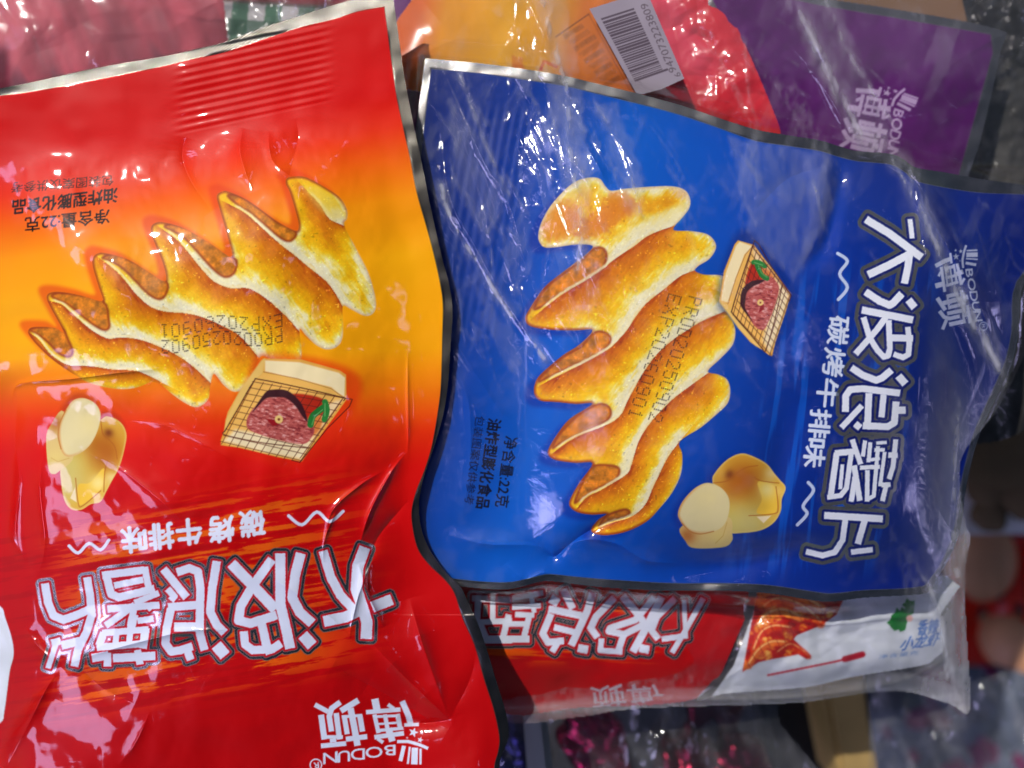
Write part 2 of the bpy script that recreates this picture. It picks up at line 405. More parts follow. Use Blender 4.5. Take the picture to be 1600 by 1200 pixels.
def strokes_plain(cv, strokes, c, pid, halo=None, hw=2.5, blurk=.8):
    allp = np.concatenate([np.asarray(p, float) for p, _ in strokes]); w = cv.wpts(allp, 15)
    d = sdf_strokes(cv.X[w], cv.Y[w], strokes)
    if halo is not None: cv.mix(w, halo, sstep(hw + 1, hw - 1, d), None, pid)
    cv.mix(w, c, sstep(blurk, -blurk, d), 0.0, pid)
    if pid is not None: cv.pid[w] = np.where(d < 3, pid, cv.pid[w])

# brand mark: two characters, a conjurer's hat with stars, drawn in a 1600x914 frame (upside down, as on the red bag)
DUN = [([(90,160),(250,245)],58), ([(395,130),(290,205),(262,300),(290,480)],66), ([(165,280),(205,575)],72), ([(345,260),(385,575)],66),
       ([(190,545),(425,545)],44), ([(305,560),(312,610)],78), ([(163,652),(465,622)],58), ([(610,108),(400,235)],72), ([(515,200),(555,400),(600,650)],78),
       ([(440,290),(477,512)],62), ([(625,285),(658,482)],66), ([(410,305),(655,288)],38), ([(460,572),(715,540)],62)]
BO = [([(1130,118),(1205,290),(1235,405)],72), ([(1155,402),(1330,395)],42), ([(700,250),(1112,218)],54), ([(805,90),(838,260)],88), ([(960,158),(1035,212)],46),
      ([(800,275),(850,500)],52), ([(925,275),(965,500)],52), ([(1075,270),(1110,460)],58), ([(790,305),(1100,290)],34), ([(800,395),(1115,372)],28), ([(830,470),(1145,440)],40),
      ([(800,548),(1152,500)],56), ([(968,440),(1015,598)],80), ([(835,562),(905,612)],44)]
HAT = [([(1070,600),(1200,598),(1330,635),(1440,682)],38), ([(1152,650),(1110,832)],48), ([(1222,662),(1198,866)],26), ([(1282,672),(1275,872)],78), ([(1350,684),(1348,872)],28)]
STARS = [(1265,490,62), (1365,492,28), (1345,580,40), (1190,555,16)]
BLET = [('B',(985,702),66,120), ('O',(795,727),100,128), ('D',(602,750),82,130), ('U',(437,775),72,132), ('N',(275,793),84,132)]
def brand(cv, f, k, c, pid, c2=None, letters=True, tilt=.12):
    strokes_plain(cv, tr(DUN + BO + HAT, f, k), c, pid)
    for x, y, r in STARS:
        a = [(x + (r if i % 2 == 0 else r * .42) * math.sin(i * math.pi / 5 + .3), y + (r if i % 2 == 0 else r * .42) * math.cos(i * math.pi / 5 + .3)) for i in range(10)]
        cv.poly(f(a), c, pid=pid)
    if letters:
        for ch, (x, y), hw, hh in BLET:
            t = .13 if ch in 'UN' else .05
            pts = f([(x + hw, y - hh / 2 - t * hw), (x - hw, y - hh / 2 + t * hw), (x + hw, y + hh / 2 - t * hw)])
            put_text(cv, ch, pts[0], pts[1] - pts[0], pts[2] - pts[0], c, .02, pid=pid)
        w_ = cv.wpts(f([(0, 780), (200, 960)]), 4); ctr = f([(103, 878)])[0]; rr = 68 * k
        d = np.abs(np.hypot(cv.X[w_] - ctr[0], cv.Y[w_] - ctr[1]) - rr) - 8 * k
        cv.mix(w_, c, sstep(.8, -.8, d), None, pid)
        pts = f([(135, 845), (75, 852), (140, 915)]); put_text(cv, 'R', pts[0], pts[1] - pts[0], pts[2] - pts[0], c, .02, pid=pid)

DOTS = {'P': "11110 10001 10001 11110 10000 10000 10000", 'R': "11110 10001 10001 11110 10100 10010 10001", 'O': "01110 10001 10001 10001 10001 10001 01110",
 'D': "11110 10001 10001 10001 10001 10001 11110", 'E': "11111 10000 10000 11110 10000 10000 11111", 'X': "10001 10001 01010 00100 01010 10001 10001",
 '2': "01110 10001 00001 00010 00100 01000 11111", '0': "01110 10001 10001 10001 10001 10001 01110", '5': "11111 10000 11110 00001 00001 10001 01110",
 '9': "01110 10001 10001 01111 00001 00001 01110", '6': "01110 10000 10000 11110 10001 10001 01110", '1': "00100 01100 00100 00100 00100 00100 01110", ':': "00000 00100 00100 00000 00100 00100 00000"}
def dot_line(cv, text, start, A, B, pid, wob=0):
    """start = lower left of the first character, A = whole run, B = glyph height"""
    A = np.array(A, float); B = np.array(B, float); n = len(text); nrm = B / np.hypot(*B)
    for i, ch in enumerate(text):
        for r_, row in enumerate(DOTS[ch].split()):
            for c_, b in enumerate(row):
                if b == '1':
                    u = (i + (c_ + .5) / 6.6) / n
                    p = np.array(start) + A * u + B * ((6 - r_) / 6) + nrm * wob * math.sin(u * 9)
                    cv.disc(p[0], p[1], 1.05, (26, 18, 30), 1, .6)
    q = [np.array(start) - B * .1, np.array(start) + A - B * .1, np.array(start) + A + B * 1.1, np.array(start) + B * 1.1]
    w = cv.wpts(q, 2); cv.pid[w] = np.where(sdf_poly(cv.X[w], cv.Y[w], q) < 0, pid, cv.pid[w])

def bread(cv, f, k, pid, glow=None):
    """toast under a wire grill with a steak on it, drawn in a 1600x1200 frame"""
    def P(pts, c, **kw): return cv.poly(f(pts), c, pid=pid, **kw)
    if glow: cv.poly(smooth_pts(f([(60,900),(150,650),(330,330),(540,-40),(1400,90),(1540,420),(960,1130),(200,960)])), glow, soft=9, alpha=.55)
    P([(540,0),(940,10),(1340,125),(1405,170),(1410,430),(945,1075),(700,1030),(300,930),(100,905),(100,850),(130,760),(170,560),(290,350),(420,260)], (232, 168, 70), soft=.9)
    P([(150,640),(300,330),(520,20),(560,0),(540,150),(450,240),(250,560),(140,780)], (240, 196, 104), soft=2)
    P([(560,20),(920,40),(1330,150),(1395,200),(1388,400),(1250,320),(900,215),(560,135)], (250, 230, 176), soft=1.5)
    P([(540,150),(900,210),(1250,300),(1385,415),(935,1055),(540,980),(160,900),(125,850),(440,260)], (244, 188, 92), soft=1.2)
    P([(130,860),(250,740),(380,760),(1060,850),(935,1050),(540,975)], (244, 224, 176), soft=4)
    P([(1120,520),(1300,440),(1370,430),(1050,860),(1000,880)], (246, 214, 160), soft=4)
    cv.line(f([(545,140),(900,212),(1250,315),(1390,415)]), 1.0, (150, 80, 30), .7, pid=pid)
    P([(850,370),(1160,420),(1180,560),(1020,640),(900,520)], (188, 44, 22), soft=2, sm=True)
    P([(1000,640),(1100,560),(1160,640),(1120,760),(1040,800)], (224, 130, 60), soft=3, sm=True)
    TL, TR, BR, BL = [np.array(v, float) for v in [(450,245),(1385,412),(930,1060),(118,868)]]
    g = lambda a, b, t: a + (b - a) * t
    for i in range(0, 11):
        t = i / 10; cv.line(f([g(TL, TR, t) + [0, -12], g(BL, BR, t) + [-10, 24]]), 1.05, (84, 34, 22), .85, pid=pid)
    for i in range(0, 11):
        t = i / 10; cv.line(f([g(TL, BL, t) + [-22, -4], g(TR, BR, t) + [12, 4]]), 1.05, (84, 34, 22), .85, pid=pid)
    w, d = P([(370,640),(430,530),(560,420),(750,395),(900,480),(985,600),(1075,730),(1040,830),(950,893),(700,850),(500,790),(385,735)], (192, 92, 84), soft=1, sm=True)
    X, Y = cv.X[w], cv.Y[w]; fib = fbm(X / 7 + Y / 30, Y / 2.4 - X / 11, 12, 3)
    cv.mix(w, (128, 40, 44), sstep(0, -2, d) * sstep(.02, .3, fib) * .9); cv.mix(w, (236, 180, 172), sstep(0, -2, d) * sstep(-.05, -.3, fib) * .8)
    P([(430,560),(560,360),(650,325),(790,335),(900,420),(965,520),(1005,660),(940,590),(880,500),(780,415),(650,405),(560,425)], (62, 24, 30), soft=1.2, sm=True)
    P([(570,630),(690,640),(700,690),(640,705)], (150, 20, 26), soft=1)
    q = f([(705,635)])[0]; cv.disc(q[0], q[1], 42 * k, (240, 202, 120), pid=pid); cv.disc(q[0], q[1], 13 * k, (120, 40, 20), pid=pid)
    cv.line(smooth_pts(f([(1035,690),(1060,600),(1165,515)]), False), 68 * k, (38, 120, 48), pid=pid); cv.line(smooth_pts(f([(1185,455),(1205,540),(1180,635)]), False), 62 * k, (44, 130, 54), pid=pid)
    cv.line(f([(1050,690),(1080,600),(1160,535)]), 1.4, (150, 200, 120), .6); cv.line(f([(1185,470),(1185,600)]), 1.4, (160, 205, 130), .6)
    fr = [(140,760),(270,540),(440,245),(520,222),(1000,320),(1390,412)]
    cv.line(f(smooth_pts(fr, False)), 1.7, (70, 26, 18), .95, pid=pid)
    cv.line(f(smooth_pts([(140,760),(150,800),(540,880),(1010,935)], False)), 1.5, (84, 34, 22), .9, pid=pid)
    cv.line(f([(1380,440),(1400,415),(1470,428),(1440,500),(1200,740),(925,1082),(850,1065)]), 1.5, (84, 20, 12), .9, pid=pid)
    cv.line(f([(1360,430),(1130,760),(925,1040)]), 1.2, (84, 30, 22), .8, pid=pid)
def potatoes(cv, f, k, pid, glow=None):
    def P(pts, c, **kw): return cv.poly(f(pts), c, pid=kw.pop('pid', pid), **kw)
    body = [(490,420),(520,320),(640,190),(780,125),(900,150),(1050,230),(1130,330),(1190,400),(1250,480),(1210,600),(1200,720),(1130,840),(1000,920),(800,950),(650,930),(560,700)]
    sl2 = [(170,880),(640,780),(695,960),(688,1040),(600,1100),(300,1110),(210,1040)]
    sl1 = [(430,430),(560,470),(650,570),(665,700),(620,850),(520,930),(350,957),(230,920),(150,820),(130,740),(180,620),(300,490)]
    if glow:
        for q in (body, sl1): P([(x - 60, y + 20) for x, y in q], glow, soft=7, alpha=.5, sm=True, pid=None)
    w, d = P(body, (222, 172, 52), sm=True, soft=.9); X, Y = cv.X[w], cv.Y[w]; a = sstep(1, -1, d)
    def soft(cx, cy, r, c, al, ex=1.0):
        q = f([(cx, cy)])[0]; cv.mix(w, c, a * al * np.exp(-((X - q[0]) ** 2 + (Y - q[1]) ** 2) / (r * k) ** 2))
    soft(820, 400, 210, (176, 92, 14), .95); soft(720, 480, 150, (186, 100, 18), .7); soft(700, 860, 230, (214, 196, 104), .95); soft(900, 860, 200, (216, 200, 120), .8)
    soft(660, 340, 50, (110, 40, 10), .8); soft(560, 300, 90, (232, 180, 70), .6); soft(1100, 330, 70, (236, 206, 130), .9); soft(1190, 520, 70, (238, 196, 90), .8)
    cv.mix(w, (236, 210, 130), a * sstep(-4, 0, d) * .6)
    P([(960,420),(1120,450),(1160,600),(1135,745),(950,742),(1003,600)], (244, 196, 60), soft=1.4, sm=True); soft(1060, 500, 90, (248, 226, 140), .9)
    for ln in ([(920,370),(1000,410),(1180,432)], [(868,772),(1120,752),(1172,700),(1150,470)], [(500,430),(640,410),(740,330),(840,270),(960,250)]):
        cv.line(f(smooth_pts(ln, False)), 1.6, (176, 92, 20), .75, pid=pid)
    P([(950,782),(1100,772),(1020,850)], (246, 226, 180), soft=1)
    w, d = P(sl2, (226, 196, 120), sm=True, soft=.9); X, Y = cv.X[w], cv.Y[w]; a = sstep(1, -1, d)
    soft(230, 980, 90, (188, 108, 40), .9); soft(560, 1000, 90, (232, 206, 120), .8); cv.line(f([(520,1060),(600,980),(640,840)]), 1.1, (200, 150, 60), .6)
    w, d = P(sl1, (230, 214, 156), sm=True, soft=.9); X, Y = cv.X[w], cv.Y[w]; a = sstep(1, -1, d)
    cv.mix(w, (216, 140, 62), a * sstep(-5, 0, d) * sstep(.2, .9, .5 + (f([(400, 700)])[0][0] - X) * .01 * (1 if f([(0, 0)])[0][0] < f([(400, 0)])[0][0] else -1)) * .8)
    cv.line(f(smooth_pts([(170,850),(250,930),(360,962),(500,935)], False)), 1.8, (186, 106, 30), .7, pid=pid)
    soft(450, 560, 130, (240, 220, 150), .7)

# ------------------------------------------------------------------ RED BAG (nearest)
def edge(pts): return smooth_pts(pts, False, 4)
def red_bag():
    cv = Canvas(-24, -22, 806, 1262, 1.0); X, Y = cv.X, cv.Y
    right_out = [(612,-30),(615,0),(622,50),(632,120),(645,190),(660,260),(672,320),(690,400),(703,450),(707,490),(704,540),(700,600),(692,650),(676,705),(664,740),(656,775),(655,800),(660,832),(675,865),(698,895),(720,917),(732,942),(747,975),(760,1012),(775,1062),(790,1112),(795,1150),(786,1175),(780,1200),(775,1275)]
    right_in = [(596,-30),(600,11),(607,62),(617,137),(627,187),(640,245),(650,297),(665,350),(677,395),(687,440),(692,475),(691,525),(689,597),(685,637),(675,695),(663,735),(650,768),(643,800),(646,832),(654,860),(671,883),(694,905),(710,927),(723,967),(741,1007),(756,1060),(771,1107),(780,1150),(778,1175),(772,1200),(768,1275)]
    top_out = [(-40,144),(0,138),(60,126),(150,106),(250,89),(300,78),(350,66),(400,47),(470,24),(520,8),(560,-5),(612,-30)]
    top_in = [(-40,155),(0,150),(60,142),(150,125),(250,105),(300,93),(350,82),(400,66),(470,43),(520,31),(560,18),(600,11)]
    left = [(-40,1275),(-40,1150),(0,1130),(7,1110),(15,1050),(21,1025),(19,1000),(8,965),(0,947),(-40,930)]
    OUT = np.concatenate([edge(top_out), edge(right_out), [(-60,1275),(-60,144)]])
    INN = np.concatenate([edge(top_in), edge(right_in)[4:], edge(left)])
    do = sdf_poly(X, Y, OUT); di = sdf_poly(X, Y, INN); inside = do < .6
    # printed colour: red - orange - yellow-orange - red
    k = np.interp(Y, [0, 250, 450, 600, 700, 1200], [.17, .19, .12, -.02, -.03, 0]); yy = Y + k * (X - 330)
    stops = [(0,(204,0,0)),(190,(218,4,0)),(250,(232,44,0)),(305,(244,102,0)),(360,(252,150,0)),(440,(255,172,0)),(555,(254,168,0)),(612,(242,112,0)),(665,(230,48,2)),(720,(216,12,2)),(800,(202,3,3)),(1000,(186,2,4)),(1275,(176,0,2))]
    cv.rgb[:] = ramp(yy, stops); cv.rgb *= (1 + fbm(X / 90, Y / 60, 2, 2) * .05)[..., None]
    # orange brush streaks behind the title
    u = X * .98 - Y * .17; v = Y * .98 + X * .17
    s1 = fbm(u / 160, v / 9, 14, 4) + .35 * fbm(u / 22, v / 3, 15, 3)
    reg = sstep(790, 850, v) * sstep(1140, 1085, v) * sstep(20, 160, X) * sstep(640, 430, X)
    cv.mix((slice(None), slice(None)), (232, 104, 8), reg * sstep(.02, .13, s1) * .85)
    cv.mix((slice(None), slice(None)), (150, 4, 6), sstep(760, 850, v) * sstep(1180, 1100, v) * sstep(600, 480, X) * sstep(.05, .22, -s1) * .35)
    p_chip = cv.part('chip_picture')
    outline = [(44,518),(49,512),(66,511),(86,513),(100,520),(90,500),(78,478),(73,464),(80,457),(100,457),(130,463),(160,471),(155,450),(146,420),(145,404),(153,396),(166,396),(200,406),(230,424),(258,440),(256,415),(240,375),(236,356),(244,348),(258,348),(290,358),(330,382),(362,402),(356,370),(343,325),(339,306),(348,299),(358,300),(385,312),(412,331),(436,348),(462,361),(467,352),(462,330),(453,300),(447,288),(448,279),(458,276),(478,277),(505,291),(530,308),(542,328),(542,342),(538,352),
        (556,388),(575,425),(586,462),(587,482),(580,492),(568,493),(550,484),(536,478),(536,500),(535,528),(526,542),(510,546),(494,539),(478,524),(468,514),(471,545),(470,568),(462,581),(452,583),(436,572),(412,556),(402,566),(396,588),(386,603),(375,611),(362,611),(348,600),(334,584),(328,606),(326,622),(316,633),(304,636),(288,629),(268,615),(250,600),(236,597),(215,605),(192,608),(165,605),(135,596),(105,578),(80,560),(60,541),(48,527)]
    creases = [[(46,520),(60,530),(75,549),(90,562),(110,571),(140,572),(175,577),(215,580),(250,596)],
        [(76,470),(95,475),(110,487),(130,505),(150,520),(170,529),(190,527),(220,531),(250,542),(280,557),(307,577),(330,600)],
        [(158,405),(180,422),(197,440),(215,462),(237,480),(260,487),(287,489),(315,495),(350,510),(377,527),(402,556)],
        [(257,360),(277,375),(295,395),(315,420),(335,440),(360,450),(385,450),(400,456),(418,468),(432,480),(450,497),(468,518)],
        [(360,320),(382,332),(400,347),(425,370),(445,387),(462,400),(482,417),(507,437),(522,455),(537,482)],
        [(480,298),(500,320),(515,342),(536,352)]]
    tips = [(44,515),(73,460),(145,400),(236,352),(339,303),(452,278)]
    z5 = zoomed(0, 300, 4)
    patches = [z5([(190,862),(250,845),(380,850),(430,930),(455,1000),(430,1030),(370,1010),(300,940),(240,893)]),
        z5([(322,652),(400,632),(640,680),(680,800),(680,850),(640,860),(560,812),(480,745),(420,700)]),
        z5([(640,412),(700,392),(800,420),(1030,550),(1040,630),(1000,670),(930,640),(850,560),(770,480),(700,436)]),
        z5([(1030,217),(1100,207),(1250,270),(1450,405),(1480,440),(1460,510),(1400,530),(1320,470),(1230,370),(1140,278)]),
        [(356,306),(372,306),(400,322),(430,345),(462,362),(455,376),(440,373),(415,352),(392,333),(374,322)]]
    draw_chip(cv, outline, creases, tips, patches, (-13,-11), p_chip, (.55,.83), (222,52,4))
    # small top lobe is paler
    cv.poly([(470,290),(500,292),(535,318),(541,340),(520,345),(495,325)], (236,206,90), soft=6, alpha=.55)
    f6 = zoomed(330, 560, 6.667); p_b = cv.part('toast_picture'); bread(cv, f6, .15, p_b, (226, 40, 6))
    zb = zoomed(1040, 690, 6.667)
    aff = affine(zb([(410,690),(880,770),(930,370),(670,340)]), [(123,667),(120,747.5),(165,725),(173,675)])
    p_p = cv.part('potato_picture'); fp = lambda pts: aff(zb(pts)); potatoes(cv, fp, .15 * aff.scale, p_p, (150, 40, 4))
    # lower end of the chip lies over the toast
    z1 = zoomed(30, 840, 5.333); z2 = zoomed(320, 840, 5.333); a = 1 / 5.333
    T = tr([([(214,380),(240,540),(285,650),(370,685),(480,645),(610,590)],60), ([(565,330),(590,480),(605,640),(560,790),(490,930),(460,1075)],58), ([(352,900),(535,855)],62), ([(320,850),(290,930),(240,1090)],40), ([(268,880),(345,860)],52),
      ([(690,315),(1045,270)],56), ([(725,315),(765,470),(830,498),(1000,458),(1130,425)],58), ([(790,400),(1035,350)],48), ([(1045,245),(1085,450)],50), ([(1165,460),(960,545)],45), ([(735,595),(1170,562)],52), ([(965,560),(720,735)],50), ([(955,590),(925,740)],50), ([(985,695),(1120,675)],46), ([(1070,600),(1120,560)],40),
      ([(690,795),(1080,765)],48), ([(705,790),(665,900)],56), ([(645,915),(1010,885)],52), ([(1055,750),(1030,925)],60), ([(812,790),(800,900)],44), ([(925,780),(915,890)],44), ([(960,640),(925,780)],60),
      ([(605,1005),(745,980)],62), ([(735,960),(735,1075)],56), ([(780,1005),(1135,985)],62), ([(985,935),(1008,1058)],52),
      ([(1200,260),(1395,500)],60), ([(1235,425),(1292,490),(1262,525)],50), ([(1312,290),(1420,255),(1490,285),(1510,420),(1505,640),(1505,800),(1545,940)],60), ([(1240,580),(1500,560)],60), ([(1265,590),(1230,750),(1218,880),(1265,950),(1340,940),(1445,905)],60), ([(1395,925),(1430,1020)],58), ([(1290,745),(1500,745)],68)], z1, a)
    T = [(p_, w_ * 1.0) for p_, w_ in T]
    T += tr([([(100,195),(62,420),(45,620),(100,730),(165,795)],62), ([(95,895),(170,985)],86),
      ([(220,215),(400,400),(590,600)],78), ([(560,180),(400,400),(300,570),(280,690),(380,715),(600,645)],66), ([(628,130),(630,560),(675,750),(712,925)],74), ([(325,780),(335,890),(400,938),(560,930),(636,880)],60), ([(470,700),(510,880),(545,970)],64),
      ([(800,130),(755,300),(728,500),(790,620),(895,715)],72), ([(815,810),(895,900)],84),
      ([(985,110),(1050,330),(1130,480),(1230,590),(1310,605)],66), ([(1335,80),(1275,240),(1262,430),(1310,570),(1350,700),(1345,845)],82), ([(990,700),(1180,660),(1320,590)],80), ([(1395,580),(1560,515)],80)], z2, a)
    T = [(p_, w_ * 1.16) for p_, w_ in T]
    p_t = cv.part('title_lettering'); lettering(cv, T, p_t, (216, 222, 242), (186, 8, 30), 5.0, 3.2)
    p_f = cv.part('flavour_lettering')
    for ch, (x, y) in zip('碳烤牛排味', [(394,818),(346,827),(295,831),(252,838),(209,843)]):
        A = np.array((-38, 4.0)); B = np.array((3, 40)); put_text(cv, ch, np.array((x, y)) - A / 2 - B / 2, A, B, (222,226,244), .035, pid=p_f)
    for pts in ([(108,853),(122,864),(139,849),(157,859),(170,844)], [(451,806),(472,820),(495,800),(515,815),(536,799)]):
        cv.line(smooth_pts(pts, False), 10, (200,6,20), .8, sm=False, pid=p_f); cv.line(smooth_pts(pts, False), 5, (222,226,244), 1, sm=False, pid=p_f)
    p_n = cv.part('net_weight_lettering')
    put_text(cv, '净含量:22克', (171,326), (-132,14), (0,23), (24,6,6), .012, pid=p_n)
    put_text(cv, '油炸型膨化食品', (184,293), (-164,20), (-1,23), (34,8,8), .02, pid=p_n)
    put_text(cv, '包装图案仅供参考', (178,273), (-160,12), (-1,17), (40,4,6), .005, pid=p_n)
    p_br = cv.part('brand_lettering'); brand(cv, zoomed(480, 1080, 7.62), 1 / 7.62, (214,222,242), p_br)
    p_d = cv.part('date_stamp')
    dot_line(cv, 'PROD20250902', (441,514), (-193,16), (1,19), p_d, 4); dot_line(cv, 'EXP20260901', (441,490), (-196,15), (1,19), p_d, 4)
    # silver unprinted rim
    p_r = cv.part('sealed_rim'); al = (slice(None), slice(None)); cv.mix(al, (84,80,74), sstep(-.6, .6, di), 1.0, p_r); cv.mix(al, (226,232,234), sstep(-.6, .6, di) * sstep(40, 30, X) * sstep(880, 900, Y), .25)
    knurl = sstep(-.5, 1.5, di) * .055 * np.cos(X * 1.45 + Y * .5) * np.cos(Y * 1.25 - X * .3)
    # --- shape (millimetres)
    pil = smooth_pts([(26,610),(24,700),(40,850),(60,1000),(40,1120),(-60,1330),(760,1330),(735,1120),(690,1000),(646,900),(632,800),(648,700),(639,600),(632,430),(600,300),(560,215),(470,196),(380,200),(290,222),(150,232),(-10,262),(-10,420),(-6,560)])
    dp = sdf_poly(X, Y, pil)
    big = 12.5 * (1 - np.exp(-np.maximum(-dp, 0) / 135)); big *= 1 - .7 * sstep(430, 230, Y) * sstep(480, 250, X); sh_ = .3 * sstep(120, 60, X) * sstep(540, 620, Y); cv.z[:] = blur(big.astype(np.float32), 22) * (1 - sh_) + big * sh_
    cv.z += 4.6 + 1.2 * sstep(500, 0, Y) - 5.5 * sstep(60, -20, X) * sstep(560, 660, Y)
    cv.z -= 3.2 * sstep(820, 1150, Y) * sstep(500, 780, X) + 10 * sstep(640, 1260, Y) * sstep(760, 600, X) - 10 * sstep(640, 1260, Y) * 0 
    cv.z += fbm(X / 170, Y / 170, 40, 3) * 3.2 * sstep(20, -40, dp) + fbm(X / 46, Y / 60, 41, 3) * .55 * sstep(5, -30, dp)
    cv.z += fbm(X / 60, Y / 60, 43, 2) * .5
    # crimp ridges of the top seal
    q = Y + .215 * (X - 300) - 88; rid = sstep(262, 300, X) * sstep(530, 490, X) * sstep(-16, -8, q) * sstep(122, 112, q)
    cv.z += .055 * rid * np.cos(q * 2 * math.pi / 12.2)
    q2 = sstep(262, 300, X) * sstep(530, 490, X)
    crease(cv, [(637,545),(637,600),(638,680),(636,720)], .5, 3)
    crease(cv, [(575,1000),(640,1065),(702,1124)], 2.4, 16); crease(cv, [(640,935),(655,990),(675,1050),(702,1124)], 2.6, 18)
    crease(cv, [(620,1122),(660,1130),(706,1124)], -1.6, 9); crease(cv, [(520,1040),(610,1090),(700,1140)], -2.2, 26, 3)
    crease(cv, [(702,1124),(735,1060),(745,1010)], -.8, 14)
    crease(cv, [(95,1042),(150,1022),(230,1000),(300,985),(370,985)], 1.5, 8); crease(cv, [(95,1042),(70,1080),(45,1130),(10,1200)], 2.4, 13); crease(cv, [(40,980),(60,1010),(95,1042)], 1.2, 9)
    crease(cv, [(120,1040),(160,1075),(210,1100)], -1.8, 18); crease(cv, [(235,1110),(222,1140),(206,1170),(185,1195)], .7, 7)
    crease(cv, [(508,850),(518,800),(560,760),(600,735)], 1.1, 6); crease(cv, [(560,860),(578,800),(610,740),(636,705)], 1.5, 7); crease(cv, [(505,880),(508,840),(530,790)], .6, 4)
    crease(cv, [(575,890),(590,840),(640,780)], -.8, 9); crease(cv, [(560,880),(575,930),(600,980)], 1.8, 7); crease(cv, [(585,870),(560,930),(545,1000)], 1.2, 6); crease(cv, [(430,860),(425,900),(500,950),(560,1010)], .8, 8)
    crease(cv, [(22,640),(20,618),(34,599),(110,592),(190,582),(256,576)], 1.1, 4); crease(cv, [(25,700),(30,760),(24,830),(40,880)], 1.2, 7)
    crease(cv, [(290,215),(285,245),(300,285),(330,330)], -.9, 14); crease(cv, [(462,185),(466,215),(458,250),(448,290)], -.4, 12); crease(cv, [(380,200),(375,240),(395,300)], .9, 15)
    crease(cv, [(420,205),(425,250),(460,280)], .6, 10)
    crease(cv, [(130,705),(185,730),(260,790),(320,850)], .9, 14); crease(cv, [(70,700),(62,760),(70,850),(60,900)], 1.1, 10)
    crease(cv, [(190,655),(260,665),(330,700),(380,730)], .35, 6)
    cv.z += .1 * facets(X, Y, 34, (560,200,690,1000), .5, 16, 50, 5)
    cv.z += knurl + sstep(-1, 4, di) * .55 * fbm(X / 42, Y / 42, 88, 2)
    rt = root('red_chip_bag', 400, 600, -.001, 'red and orange snack bag lying topmost at the left, its print upside down', 'snack bag')
    emit_canvas(cv, inside, rt, FILM)
    back_sheet(cv, inside, rt, 5.5, -do)
    return cv, inside

